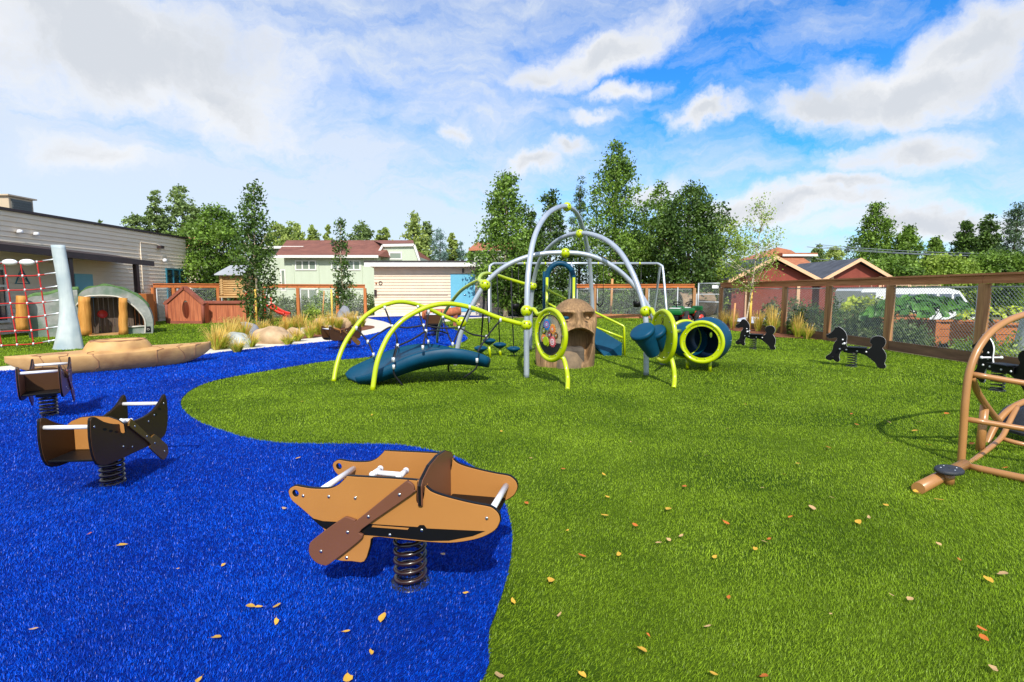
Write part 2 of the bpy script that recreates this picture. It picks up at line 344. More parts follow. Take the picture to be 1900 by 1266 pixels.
    def build(s, name, m, parent=None, origin=None, local=False):
        me = bpy.data.meshes.new(name)
        vs = s.v
        b = base_of(parent) if parent is not None else None
        off = Vector((0,0,0))
        if b is not None and not local:
            off = Vector(b['_base'])
        elif parent is None:
            if origin is None:
                a = np.array(vs); off = Vector(((a[:,0].min()+a[:,0].max())/2, (a[:,1].min()+a[:,1].max())/2, a[:,2].min()))
            else: off = Vector(origin)
        vs = [(x-off.x, y-off.y, z-off.z) for x, y, z in vs]
        me.from_pydata(vs, [], s.f); me.polygons.foreach_set('use_smooth', s.sm)
        bm = bmesh.new(); bm.from_mesh(me); bmesh.ops.recalc_face_normals(bm, faces=bm.faces); bm.to_mesh(me); bm.free()
        me.update()
        o = link(name, me, m, parent)
        if parent is None: o.location = off
        return o
def crv(pts, k=8, closed=False):
    p = [Vector(q) for q in pts]; out = []; n = len(p)
    for i in range(n if closed else n-1):
        p0 = p[i-1] if (closed or i > 0) else p[0]*2-p[1]
        p1 = p[i]; p2 = p[(i+1) % n]; p3 = p[(i+2) % n] if (closed or i+2 < n) else p[-1]*2-p[-2]
        for j in range(k):
            t = j/k; out.append(.5*((2*p1)+(p2-p0)*t+(2*p0-5*p1+4*p2-p3)*t*t+(3*p1-p0-3*p2+p3)*t*t*t))
    if not closed: out.append(p[-1].copy())
    return out
def circ(c, r, n=28, a=(1,0,0), b=(0,0,1)):
    c = Vector(c); a = Vector(a).normalized(); b = Vector(b).normalized()
    return [c + a*r*math.cos(2*PI*i/n)+b*r*math.sin(2*PI*i/n) for i in range(n)]
def sheet(name, loops, thick, m, parent, MX, bevel=.0, local=True, smooth2d=None):
    """closed 2-D outlines (first outer, rest holes) -> solid plate centred on the drawing plane, placed by MX"""
    cu = bpy.data.curves.new(name, 'CURVE'); cu.dimensions = '2D'; cu.fill_mode = 'BOTH'; cu.extrude = max(1e-4, thick/2-bevel); cu.bevel_depth = bevel; cu.bevel_resolution = 1
    cu.offset = -bevel
    for lp in loops:
        sl = cu.splines.new('POLY'); sl.points.add(len(lp)-1); sl.use_cyclic_u = True
        for i, p in enumerate(lp): sl.points[i].co = (p[0], p[1], 0, 1)
    co = bpy.data.objects.new(name+'_curve', cu); COL.objects.link(co)
    bpy.context.view_layer.update()
    me = bpy.data.meshes.new_from_object(co.evaluated_get(bpy.context.evaluated_depsgraph_get()))
    bpy.data.objects.remove(co); bpy.data.curves.remove(cu)
    me.name = name
    off = Vector((0,0,0))
    if not local and parent is not None: off = Vector(base_of(parent)['_base'])
    me.transform(Matrix.Translation(-off) @ MX); me.materials.clear()
    for p in me.polygons: p.use_smooth = False
    return link(name, me, m, parent)
def frame_mx(o, x, y, z):
    m = Matrix.Identity(4)
    for i, c in enumerate((x, y, z)):
        for k in range(3): m[k][i] = c[k]
    for k in range(3): m[k][3] = o[k]
    return m
def smooth2(pts, k=4, closed=True): return [(q.x, q.y) for q in crv([(p[0], p[1], 0) for p in pts], k, closed)]
def copy_tree(o, parent=None):
    c = o.copy(); COL.objects.link(c)
    if parent is not None: c.parent = parent
    for ch in list(o.children): copy_tree(ch, c)
    return c
def mesh_np(name, verts, faces4, m, parent=None, loc=None, smooth=False, k=4):
    """fast mesh from numpy arrays; faces4 (n,k)"""
    me = bpy.data.meshes.new(name); nv = len(verts); nf = len(faces4)
    me.vertices.add(nv); me.vertices.foreach_set('co', verts.astype(np.float32).ravel())
    me.loops.add(nf*k); me.loops.foreach_set('vertex_index', faces4.astype(np.int32).ravel())
    me.polygons.add(nf); me.polygons.foreach_set('loop_start', np.arange(0, nf*k, k, dtype=np.int32))
    me.update(calc_edges=True)
    if smooth: me.polygons.foreach_set('use_smooth', np.ones(nf, bool))
    o = link(name, me, m, parent)
    if loc is not None: o.location = loc
    return o

# ------------------------------------------------------------------ ground
def outl(pix, k=5, z=0): return [Vector((p.x, p.y, z)) for p in crv([G(a, b) for a, b in pix], k, True)]
BLUE_PX = [(-700,1290),(300,1290),(845,1290),(908,1170),(940,1075),(950,1010),(945,965),(930,925),(903,890),(862,858),(820,843),(780,834),(740,828),(680,826),(600,826),(520,824),(460,815),(410,800),(370,785),(345,768),(335,752),(340,738),(360,722),(400,707),(450,697),(520,685),(600,672),(680,664),(740,659),(800,650),(845,640),(865,632),(866,626),(855,618),(835,609),(822,600),(824,594),(845,590.5),(905,588),(955,587.2),(957,585.6),(905,585.2),(800,586),(695,588.5),(684,591),(712,597),(727,604),(720,611),(700,618),(668,625),(626,632),(540,641),(430,652),(385,658),(300,668),(150,680),(0,690),(-150,705),(-700,760)]
CONC_PX = [(-400,716),(0,681),(60,674),(200,662),(330,649),(352,642),(395,632),(450,618),(520,610),(600,604),(640,597),(600,590),(540,588),(540,585),(620,583.5),(700,583),(960,583),(957,588),(905,590),(845,593),(830,597),(760,599),(727,608),(700,622),(626,636),(430,656),(300,672),(0,694),(-400,734)]
MULCH_PX = [(358,645),(395,633.5),(450,620),(520,612),(600,606),(650,604),(688,605),(694,609),(668,615),(626,622),(540,632),(430,643),(392,648)]
blue_out = outl(BLUE_PX, 4, .010); conc_out = outl(CONC_PX, 4, .005); mulch_out = outl(MULCH_PX, 4, .015)
def ground_sheet(name, pts, m, th=.004):
    lp = [(p.x, p.y) for p in pts]
    o = sheet(name, [lp], th, m, None, Matrix.Translation((0,0,pts[0].z-th/2))); tag(o, kind='structure'); return o
def terrain():
    xs = np.concatenate([np.linspace(-400,-30,12), np.linspace(-28,40,69), np.linspace(44,500,14)]); ys = np.concatenate([np.linspace(-80,-4,8), np.linspace(-3,60,64), np.linspace(64,900,16)])
    X, Y = np.meshgrid(xs, ys); t = np.clip((X-11)/4, 0, 1); Z = -.02-.68*t*t*(3-2*t)
    v = np.stack([X, Y, Z], -1).reshape(-1,3); nx = len(xs); ny = len(ys)
    i = np.arange((nx-1)*(ny-1)); r = i//(nx-1); c = i % (nx-1); a = r*nx+c
    o = mesh_np('ground', v, np.stack([a, a+1, a+nx+1, a+nx], -1), 'earth', smooth=True); tag(o, kind='structure')
terrain()
o = MB().poly([(-24,-3,0),(8.22,-3,0),(8.22,13.6,0),(7.5,14.4,0),(7.3,19.4,0),(8.1,20.5,0),(7.6,24.4,0),(-24,24.4,0)]).build('lawn', 'lawn_base', origin=(0,0,0)); tag(o, kind='structure')
ground_sheet('concrete_path', conc_out, 'concrete')
ground_sheet('blue_turf', blue_out, 'blue_base')
ground_sheet('mulch', mulch_out, 'mulch')
ground_sheet('mulch_bed', [Vector(p) for p in [(7.45,14.3,.012),(8.26,13.5,.012),(8.3,20.3,.012),(8.0,20.4,.012),(7.3,19.4,.012),(7.2,17,.012)]], 'mulch')

def inpoly(px, py, poly):
    ins = np.zeros(len(px), bool); n = len(poly); j = n-1
    for i in range(n):
        xi, yi = poly[i].x, poly[i].y; xj, yj = poly[j].x, poly[j].y
        if yi != yj:
            c = ((yi > py) != (yj > py)) & (px < (xj-xi)*(py-yi)/(yj-yi)+xi); ins ^= c
        j = i
    return ins
def wave(x, y, k, seed):
    r = np.random.default_rng(seed); s = np.zeros(len(x))
    for i in range(7):
        a = r.uniform(0, 2*PI); f = k*r.uniform(.5, 1.9); s += np.sin((x*math.cos(a)+y*math.sin(a))*f+r.uniform(0, 6))
    return s/3.0
def blades():
    bands = [(1.0,2.2,46000,.0015,.012,5),(2.2,3.2,26000,.0019,.013,5),(3.2,4.8,13000,.0027,.014,3),(4.8,7,6500,.0040,.016,3),(7,11,2600,.0068,.019,3),(11,16,900,.012,.022,3),(16,24.5,320,.020,.026,3)]
    out = {'g': ([], [], []), 'b': ([], [], [])}
    tot = {'g5': [], 'b5': [], 'g3': [], 'b3': []}
    for y0, y1, d, w, h, kind in bands:
        xm = 1.09*y1+.9
        n = int(d*(y1-y0)*2*xm); x = rng.uniform(-xm, xm, n); y = rng.uniform(y0, y1, n)
        k = (np.abs(x) < 1.09*y+.8); x, y = x[k], y[k]
        blue = inpoly(x, y, blue_out)
        inc = inpoly(x, y, conc_out) & ~blue; mul = inpoly(x, y, mulch_out) & ~blue
        lawn = ~blue & ~inc & ~mul & (x < 8.2) & ~((x > 7.25) & (y > 14.2)) & (x > -15.0)
        for key, sel in (('g', lawn), ('b', blue)):
            X, Y = x[sel], y[sel]; m = len(X)
            if not m: continue
            hh = h*rng.uniform(.55, 1.25, m)*(1 if key == 'g' else .95); ww = w*rng.uniform(.7, 1.3, m)*(1.0 if key == 'g' else 1.2)
            # pile leans together in broad patches, with a strong random part
            la = wave(X, Y, .9, 3)*1.3 + 1.2; ls = .25+.30*wave(X, Y, 1.3, 5)
            a2 = rng.uniform(0, 2*PI, m); rl = rng.uniform(.1, 1.0, m)
            lx = np.cos(la)*ls+np.cos(a2)*rl; ly = np.sin(la)*ls+np.sin(a2)*rl
            bx, by = np.cos(a2+1.3), np.sin(a2+1.3)
            z0 = .004 if key == 'g' else .012
            B = np.stack([X, Y, np.full(m, z0)], -1); S = np.stack([bx, by, np.zeros(m)], -1)*ww[:,None]/2
            Ln = np.stack([lx, ly, np.ones(m)], -1); Ln /= np.linalg.norm(Ln, axis=1)[:,None]
            if kind == 5:
                mid = B+Ln*hh[:,None]*.55; tip = mid+(Ln+np.stack([lx, ly, -.25*np.ones(m)], -1)*.5)*hh[:,None]*.5
                v = np.stack([B-S, B+S, mid+S*.8, mid-S*.8, tip+S*.25, tip-S*.25], 1)
            else:
                tip = B+Ln*hh[:,None]
                v = np.stack([B-S, B+S, tip+S*.3, tip-S*.3], 1)
            tot[key+str(kind)].append(v)
    for key, nm, m, lab in (('g', 'turf_pile', 'grass_blade', 'short green artificial grass of the playground lawn'), ('b', 'blue_turf_pile', 'blue_blade', 'bright blue artificial turf pile of the winding play path')):
        vs = []; fs = []; n0 = 0
        if tot[key+'5']:
            v = np.concatenate(tot[key+'5']); m_ = len(v); b = np.arange(m_)[:,None]*6
            f = np.concatenate([b+np.array([[0,1,2,3]]), b+np.array([[3,2,4,5]])]); vs.append(v.reshape(-1,3)); fs.append(f); n0 = m_*6
        if tot[key+'3']:
            v = np.concatenate(tot[key+'3']); m_ = len(v); b = np.arange(m_)[:,None]*4+n0
            fs.append(b+np.array([[0,1,2,3]])); vs.append(v.reshape(-1,3))
        o = mesh_np(nm, np.concatenate(vs), np.concatenate(fs), m); tag(o, lab, 'grass' if key == 'g' else 'turf', kind='stuff')
blades()

# ------------------------------------------------------------------ vegetation
def leaves_np(cent, sig, per, size, r, asp=.6, droop=0):
    n = len(cent)*per
    c = np.repeat(cent, per, 0)+r.normal(0, 1, (n,3))*np.array(sig)
    a = r.normal(0, 1, (n,3)); a /= np.linalg.norm(a, axis=1)[:,None]
    a[:,2] -= droop; a /= np.linalg.norm(a, axis=1)[:,None]
    b = np.cross(a, r.normal(0, 1, (n,3))); b /= np.linalg.norm(b, axis=1)[:,None]
    s = (size*r.uniform(.6, 1.35, n))[:,None]
    v = np.stack([c-a*s*.5, c+b*s*asp*.5-a*s*.05, c+a*s*.5, c-b*s*asp*.5-a*s*.05], 1).reshape(-1,3)
    f = np.arange(n*4).reshape(-1,4); return v, f
def tree(name, label, cat, x, y, h, w, shape='oval', leaf='leaf_mid', nc=220, per=22, ls=.22, cb=.12, tr=.1, bark='bark_dark', seed=1, z=0, group=None, lean=0, limbs=24):
    r = np.random.default_rng(seed); t = thing(name, (x, y, z), label, cat, group)
    lob = [r.uniform(0, 6.28) for _ in range(6)]
    def prof(u):
        if shape == 'spruce': return (1-u)**.85*.97+.03
        if shape == 'column': return (math.sin(PI*min(1, max(0, u*.92+.06)))**.55)*(1-.45*u)
        if shape == 'birch': return (u/.3)**.6*1.0 if u < .3 else ((1-u)/.7)**.72+.03
        if shape == 'round': return math.sqrt(max(0, 1-(2*u-1)**2))*.97+.03
        return math.sin(PI*min(1, u*.9+.08))**.7
    C = []; tries = 0
    while len(C) < nc and tries < nc*20:
        tries += 1
        u = r.uniform(0, 1)**(1.25 if shape in ('spruce','birch') else 1.0); a = r.uniform(0, 2*PI)
        p = prof(u)
        if r.uniform() > p+.12: continue
        lump = 1+.22*math.sin(2*a+lob[0]+5*u)+.16*math.sin(3*a+lob[1]-9*u)+.14*math.sin(17*u+lob[2]+a)
        if shape == 'spruce': lump *= .82+.30*((u*h*1.6) % 1 < .55)
        rr = w/2*p*lump*r.uniform(.12, 1)**.45
        zz = h*(cb+(1-cb)*u)
        if shape == 'spruce': zz -= rr*.28
        C.append((rr*math.cos(a)+lean*u, rr*math.sin(a), zz))
    C = np.array(C); sg = w*(.055 if shape != 'column' else .09)
    v, f = leaves_np(C, (sg, sg, sg*(.55 if shape == 'spruce' else .75)), int(per*1.6), ls*.8, r, .62 if shape != 'spruce' else .3, .3 if shape == 'spruce' else 0)
    mesh_np('crown', v, f, leaf, t)
    mb = MB(); top = h*.93
    k = 9; ph = r.uniform(0, 6)
    tp = [Vector((lean*(i/k)+.05*w*.4*math.sin(ph+i*.9)*(i/k), .04*w*math.cos(ph+i*.7)*(i/k), top*i/k)) for i in range(k+1)]
    mb.tube(tp, [tr*(1-.86*i/k) for i in range(k+1)], 8)
    for i in r.choice(len(C), min(limbs, len(C)), replace=False):
        c = Vector(C[i]); s0 = max(.03, (c.z-.55*math.hypot(c.x, c.y))/top) ; s0 = min(.95, s0)
        b0 = tp[min(k, int(s0*k))]
        mb.tube([b0, b0.lerp(c, .5)+Vector((0,0,-.03*w)), c], [tr*(1-.8*s0)*.45+.004, tr*.22*(1-.6*s0)+.003, .004], 5)
    mb.build('trunk', bark, t, local=True)
    return t
def shrub(name, label, cat, x, y, w, d, h, leaf='leaf_shrub', nc=120, per=16, ls=.1, seed=1, z=0, group=None, stems=True):
    r = np.random.default_rng(seed); t = thing(name, (x, y, z), label, cat, group); C = []
    ph = r.uniform(0, 6, 4)
    for i in range(nc):
        a = r.uniform(0, 2*PI); u = r.uniform(0, 1); q = r.uniform(.1, 1)**.5
        top = h*(1+.18*math.sin(3*a+ph[0])+.12*math.sin(5*a*q+ph[1]))
        C.append((w/2*q*math.cos(a), d/2*q*math.sin(a), top*u*math.sqrt(max(.05, 1-(q*.92)**2))*.95+.05))
    C = np.array(C); v, f = leaves_np(C, (ls*.9, ls*.9, ls*.8), per, ls, r, .55); v[:,2] = np.maximum(v[:,2], .005)
    mesh_np('foliage', v, f, leaf, t)
    if stems:
        mb = MB()
        for i in r.choice(len(C), min(12, len(C)), replace=False):
            c = Vector(C[i]); mb.tube([(c.x*.15, c.y*.15, 0), (c.x*.6, c.y*.6, c.z*.55), c], [.02, .012, .004], 5)
        mb.build('stem', 'bark_dark', t, local=True)
    return t
def Vz(px, py, Y): return V(px, py, Y)
def px_tree(px, ytop, wpx, Y, name, label, cat, z=0, **k):
    p = V(px, ytop, Y); return tree(name, label, cat, p.x, Y, p.z-z, wpx/FPX*Y*1.14, z=z, **k)
GB = 'trees beyond the playground'
# big trees behind the back fence
px_tree(938,318,112,25.6,'birch_tree','tall loose green birch beside the shed, left of the silver arches','tree',shape='birch',leaf='leaf_mid',nc=380,per=24,ls=.19,cb=.07,tr=.12,bark='bark_birch',seed=11,group=GB)
px_tree(1022,352,80,31,'birch_tree','dark birch seen through the tallest silver arch','tree',shape='birch',leaf='leaf_dark',nc=260,per=24,ls=.2,cb=.08,tr=.12,bark='bark_birch',seed=12,group=GB)
px_tree(1077,330,58,34,'spruce_tree','narrow pointed evergreen between two birches behind the arches','tree',shape='spruce',leaf='leaf_dark',nc=260,per=24,ls=.2,cb=.05,tr=.12,seed=13,group=GB)
px_tree(1144,268,112,30,'birch_tree','tallest birch of the picture, above the right shoulder of the arches','tree',shape='birch',leaf='leaf_mid',nc=420,per=26,ls=.2,cb=.08,tr=.15,bark='bark_birch',seed=14,group=GB)
px_tree(1228,340,75,32,'birch_tree','green pointed tree just left of the densest dark tree','tree',shape='birch',leaf='leaf_mid',nc=300,per=26,ls=.2,cb=.03,tr=.14,seed=15,group=GB)
px_tree(1281,342,110,28,'dense_tree','densest dark green tree left of the red garages','tree',shape='oval',leaf='leaf_dark',nc=520,per=28,ls=.19,cb=.02,tr=.16,seed=16,group=GB)
px_tree(1338,400,84,31,'willow_tree','light green bushy tree behind the left red garage','tree',shape='round',leaf='leaf_light',nc=260,per=24,ls=.17,cb=.0,tr=.1,seed=17,group=GB)
px_tree(985,395,60,26.2,'birch_tree','small birch squeezed between the shed corner trees','tree',shape='birch',leaf='leaf_dark',nc=200,per=22,ls=.2,cb=.0,tr=.1,seed=18,group=GB)
px_tree(1180,430,80,34,'birch_tree','low dark tree filling the gap behind the right arch','tree',shape='round',leaf='leaf_dark',nc=260,per=22,ls=.22,cb=.0,tr=.1,seed=19,group=GB)
# left
px_tree(397,386,104,25.5,'maple_tree','rounded green tree at the far corner of the grey building','tree',shape='oval',leaf='leaf_mid',nc=460,per=28,ls=.17,cb=.16,tr=.12,bark='bark_birch',seed=21,group=GB)
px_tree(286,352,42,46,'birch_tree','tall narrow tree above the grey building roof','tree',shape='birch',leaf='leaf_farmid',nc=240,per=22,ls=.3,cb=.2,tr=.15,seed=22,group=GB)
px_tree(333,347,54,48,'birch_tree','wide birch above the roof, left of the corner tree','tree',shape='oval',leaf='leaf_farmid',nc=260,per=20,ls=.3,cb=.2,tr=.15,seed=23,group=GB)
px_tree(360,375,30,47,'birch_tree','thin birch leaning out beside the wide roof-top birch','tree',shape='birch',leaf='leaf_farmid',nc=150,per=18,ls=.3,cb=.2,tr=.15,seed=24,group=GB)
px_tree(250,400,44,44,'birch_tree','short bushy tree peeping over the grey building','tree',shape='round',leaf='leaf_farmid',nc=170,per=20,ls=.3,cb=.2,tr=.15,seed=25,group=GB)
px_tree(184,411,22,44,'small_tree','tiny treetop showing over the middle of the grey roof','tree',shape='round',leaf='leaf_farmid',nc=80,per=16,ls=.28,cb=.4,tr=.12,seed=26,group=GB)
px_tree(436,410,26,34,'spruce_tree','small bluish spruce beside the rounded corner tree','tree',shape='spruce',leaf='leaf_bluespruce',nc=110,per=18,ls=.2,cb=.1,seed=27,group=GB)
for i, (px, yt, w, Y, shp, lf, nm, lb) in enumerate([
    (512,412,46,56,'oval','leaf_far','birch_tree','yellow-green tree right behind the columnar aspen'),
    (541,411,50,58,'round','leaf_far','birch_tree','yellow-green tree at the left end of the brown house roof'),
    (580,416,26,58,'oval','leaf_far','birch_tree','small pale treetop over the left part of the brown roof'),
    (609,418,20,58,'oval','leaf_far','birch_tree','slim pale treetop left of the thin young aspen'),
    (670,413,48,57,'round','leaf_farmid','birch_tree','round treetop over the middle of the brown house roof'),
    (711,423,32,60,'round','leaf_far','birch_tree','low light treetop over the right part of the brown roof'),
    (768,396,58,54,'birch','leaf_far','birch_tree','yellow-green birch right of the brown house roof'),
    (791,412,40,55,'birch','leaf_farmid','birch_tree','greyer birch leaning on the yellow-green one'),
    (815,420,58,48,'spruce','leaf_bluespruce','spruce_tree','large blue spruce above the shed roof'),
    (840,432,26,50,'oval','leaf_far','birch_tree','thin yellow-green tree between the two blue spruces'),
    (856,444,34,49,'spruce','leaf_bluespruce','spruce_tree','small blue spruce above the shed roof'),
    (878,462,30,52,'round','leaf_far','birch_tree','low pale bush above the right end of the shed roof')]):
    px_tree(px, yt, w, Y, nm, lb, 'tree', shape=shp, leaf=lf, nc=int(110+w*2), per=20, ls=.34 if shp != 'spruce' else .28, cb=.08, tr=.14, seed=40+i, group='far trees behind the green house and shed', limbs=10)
# right
for i, (px, yt, w, Y, shp, lf, nm, lb) in enumerate([
    (1518,456,30,60,'oval','leaf_farmid','birch_tree','small tree over the gap between the two garage roofs'),
    (1549,460,40,62,'round','leaf_far','birch_tree','low light tree over the right garage roof ridge'),
    (1628,380,76,48,'birch','leaf_mid','birch_tree','big birch rising right of the right garage gable'),
    (1684,420,66,47,'birch','leaf_mid','birch_tree','dark birch with branches reaching right, beside the big birch'),
    (1736,444,50,50,'birch','leaf_mid','birch_tree','low tree between the dark birch and the paired trees'),
    (1793,412,52,46,'birch','leaf_dark','birch_tree','left one of the paired tall trees near the power pole'),
    (1836,401,54,46,'birch','leaf_dark','birch_tree','right one of the paired tall trees near the power pole'),
    (1890,378,84,42,'spruce','leaf_spruce','spruce_tree','dark tall spruce at the right edge behind the power pole'),
    (1660,480,86,40,'round','leaf_mid','broad_bush','broad green bush under the big birch'),
    (1745,480,100,40,'round','leaf_light','broad_bush','light green bush left of the power pole'),
    (1850,472,110,41,'round','leaf_mid','broad_bush','broad green bush around the power pole foot')]):
    px_tree(px, yt, w, Y, nm, lb, 'tree' if 'tree' in nm else 'bush', z=-.7, shape=shp, leaf=lf, nc=int(220+w*3.2), per=26, ls=.28, cb=.03, tr=.16, seed=70+i, group='far trees on the right', limbs=12)
# young trees inside
p = G(481,613); tree('aspen_tree','columnar young aspen with dark leaves rising from the bed by the log cabin','tree',p.x,p.y,V(476,333,p.y).z,1.25,'column','leaf_dark',nc=260,per=13,ls=.125,cb=.06,tr=.05,bark='bark_birch',seed=31)
p = G(637,600); tree('aspen_tree','thin young aspen in front of the green house windows','tree',p.x,p.y,V(633,404,p.y).z,.85,'column','leaf_dark',nc=150,per=11,ls=.12,cb=.08,tr=.035,bark='bark_birch',seed=32)
tree('birch_sapling','airy weeping birch sapling tied to a stake before the red garage','tree',7.75,17.0,V(1405,362,17.0).z,1.9,'birch','leaf_light',nc=170,per=10,ls=.085,cb=.30,tr=.03,bark='bark_birch',seed=33,lean=.45,limbs=60)
# undergrowth behind the back fence and left fence
for i, (px, w, h) in enumerate([(985,75,58),(1035,70,48),(1088,80,50),(1140,80,48),(1192,80,55),(1243,80,46)]):
    Y = 26.6+.5*(i % 2); x = (px-950)/950*Y
    shrub('wild_shrub', ['wild shrub at the foot of the shed corner','wild shrub behind the teal hoop','wild shrub behind the carved head','wild shrub behind the fence under the tallest birch','wild shrub behind the right arch legs','wild shrub behind the culvert pipe'][i],'shrub',x,Y,w/950*Y*1.1,1.6,h/950*Y,['leaf_dark','leaf_mid'][i % 2],nc=170,per=18,ls=.15,seed=90+i,group='wild shrubs behind the back fence')
for i, (px, Y, w, h, lf) in enumerate([(545,26.5,62,40,'leaf_shrub'),(605,27,62,44,'leaf_mid'),(665,27.5,66,42,'leaf_shrub'),(585,25.3,34,22,'leaf_light'),(440,25.5,60,40,'leaf_mid')]):
    x = (px-950)/950*Y
    shrub('tall_shrub', ['grey-green shrub behind the left fence near the red slide','green shrub behind the fence between the two young aspens','grey-green shrub beside the shed corner','low yellow-green bush at the foot of the left fence','leafy shrub behind the fence by the log cabin'][i],'shrub',x,Y,w/950*Y*1.15,1.4,h/950*Y,lf,nc=190,per=18,ls=.12,seed=110+i,group='shrubs along the left fence')

# ornamental grasses
def grass_clump(label, x, y, h, w, n=150, green=.4, seed=1, group='ornamental grasses in the mulch beds'):
    r = np.random.default_rng(seed); t = thing('ornamental_grass', (x, y, .015), label, 'grass clump', group)
    for nm, m, k, hh in (('leaf_blade', 'straw_green', int(n*green*1.5), h*.62), ('seed_stalk', 'straw', int(n*(1.2-green)), h)):
        vs = []; fs = []
        for i in range(k):
            a = r.uniform(0, 2*PI); d = r.uniform(.1, 1)**.7*w/2; H = hh*r.uniform(.6, 1.05); wd = r.uniform(.006, .013)
            b = Vector((math.cos(a)*.05*r.uniform(.2,1.5), math.sin(a)*.05*r.uniform(.2,1.5), 0)); tip = Vector((math.cos(a)*d, math.sin(a)*d, H)); s = Vector((-math.sin(a+.6), math.cos(a+.6), 0))*wd
            n0 = len(vs)
            for q in (0, .45, .8, 1):
                c = b.lerp(tip, q); c.z = H*(q**.75) if q < 1 else H*(1-.25*d/w*2); ww = s*(1-.8*q)
                vs += [c-ww, c+ww]
            for q in range(3): fs.append((n0+2*q, n0+2*q+1, n0+2*q+3, n0+2*q+2))
        o = mesh_np(nm, np.array([tuple(q) for q in vs]), np.array(fs), m, t); o['kind'] = 'stuff'
    return t
gc = [(402,650,.85,.8,.35),(425,640,.95,.9,.3),(452,634,1.0,.8,.25),(466,645,.5,.6,.6),(508,630,.6,.7,.55),(528,620,.8,.7,.4),(552,634,.5,.6,.5),(560,617,.95,.7,.3),(575,628,.75,.6,.5),(590,622,.95,.7,.35),(612,614,1.0,.7,.4),(628,611,.8,.6,.55),(655,609,.9,.6,.5),(672,607,.7,.5,.4),(500,611,.9,.7,.3),(440,655,.45,.5,.7),(535,640,.4,.5,.7)]
gl = ['large straw clump at the kayak end of the bed','tall golden clump left of the grey boulder','feathery golden clump in front of the low timber wall','green tuft between grey and tan boulders','green-gold clump behind the big tan boulder','golden clump below the red slide','short green tuft right of the big tan boulder','tall golden clump in the middle of the bed','leaning green-gold clump beside the pale kerb block','golden clump left of the thin aspen','tall golden clump at the foot of the thin aspen','green clump at the thin aspen trunk','green clump behind the small dark spring rider','last small clump before the concrete bend','golden clump at the foot of the columnar aspen','low green tuft in front of the grey boulder','low green tuft at the concrete edge right of the tan boulder']
gc.append((415,648,0.6,0.6,0.5)); gl.append('green-gold tuft between the kayak tip and the grey boulder')
gc.append((435,628,0.9,0.8,0.3)); gl.append('feathery clump against the low timber wall corner')
gc.append((520,632,0.45,0.5,0.6)); gl.append('small tuft leaning on the big tan boulder')
gc.append((545,615,0.8,0.7,0.4)); gl.append('mid-height clump behind the small tan boulder')
gc.append((600,622,0.6,0.6,0.5)); gl.append('green-gold tuft beside the second kerb block')
gc.append((645,604,0.8,0.6,0.4)); gl.append('golden clump right behind the upright slate stone')
gc.append((488,622,0.7,0.7,0.5)); gl.append('green clump at the back of the big tan boulder')
for i, (px, py, h, w, g) in enumerate(gc):
    p = G(px, py); grass_clump(gl[i], p.x, p.y, h*.74, w*.92, 150, g+.12, 200+i)
for i, (x, y, h, g) in enumerate([(7.7,18.6,.8,.2),(7.6,17.6,.9,.15),(7.9,16.4,.9,.25),(7.75,15.2,1.0,.5),(8.0,14.3,.95,.5),(7.95,13.75,.6,.6),(8.0,15.8,1.15,.3)]):
    grass_clump(['dry straw clump by the gate post','golden clump left of the birch sapling','golden clump right of the birch sapling','green-gold clump before the red garage wall','tall clump left of the dark purple shrub','small spiky clump at the end of the right bed','tallest straw clump against the right fence'][i], x, y, h*.85, .55, 100, g+.1, 240+i)

# boulders
def boulder(label, px, py, w, h, m, seed, name='boulder', d=None, group='boulders in the mulch bed'):
    p = G(px, py); r = random.Random(seed); bm = bmesh.new(); bmesh.ops.create_icosphere(bm, subdivisions=4, radius=1)
    ph = [r.uniform(0, 6) for _ in range(8)]
    for v in bm.verts:
        c = v.co; k = 1+.10*math.sin(2.3*c.x+ph[0]+c.z)+.09*math.sin(3.1*c.y+ph[1]-c.x)+.06*math.sin(5*c.z+ph[2]+2*c.x)+.025*math.sin(9*c.x+ph[3]+7*c.y)
        v.co = Vector((c.x*k*w/2, c.y*k*(d or w*.6)/2, max(-.05, c.z*k*h*.75+h*.25)))
    me = bpy.data.meshes.new(name); bm.to_mesh(me); bm.free()
    for f in me.polygons: f.use_smooth = True
    o = link(name, me, m); o.location = (p.x, p.y, .012); return tag(o, label, 'boulder', group)
boulder('pale grey boulder at the kayak end of the bed', 438, 645, .78, .33, 'boulder_grey', 1)
boulder('largest tan boulder in the middle of the bed', 502, 637, 1.0, .42, 'boulder_tan', 2)
boulder('small tan boulder right of the largest one', 545, 629, .5, .28, 'boulder_tan', 3)
boulder('dark slate boulder behind the grey one', 455, 624, .9, .35, 'slate_stone', 4)
boulder('tan pointed boulder by the thin aspen', 635, 609, .75, .42, 'boulder_tan', 5)
boulder('upright dark slate stone at the thin aspen foot', 638, 602, .55, .75, 'slate_stone', 6)
boulder('flat pale boulder behind the bed grasses', 596, 603, .6, .22, 'boulder_tan', 7)
for i, (a, b, ly) in enumerate([((562,620),(586,617),.16),((590,617),(612,614.5),.16),((595,606),(612,605),.1)]):
    p, q = G(*a), G(*b); mb = MB().bar((p.x,p.y,.1), (q.x,q.y,.1), .14, .17); o = mb.build('stone_block','stone_trim'); tag(o, ['pale kerb block in the bed left of a second block','pale kerb block in the bed beside the small dark rider','short pale kerb block behind the bed grasses'][i], 'stone block', 'pale kerb blocks in the bed')

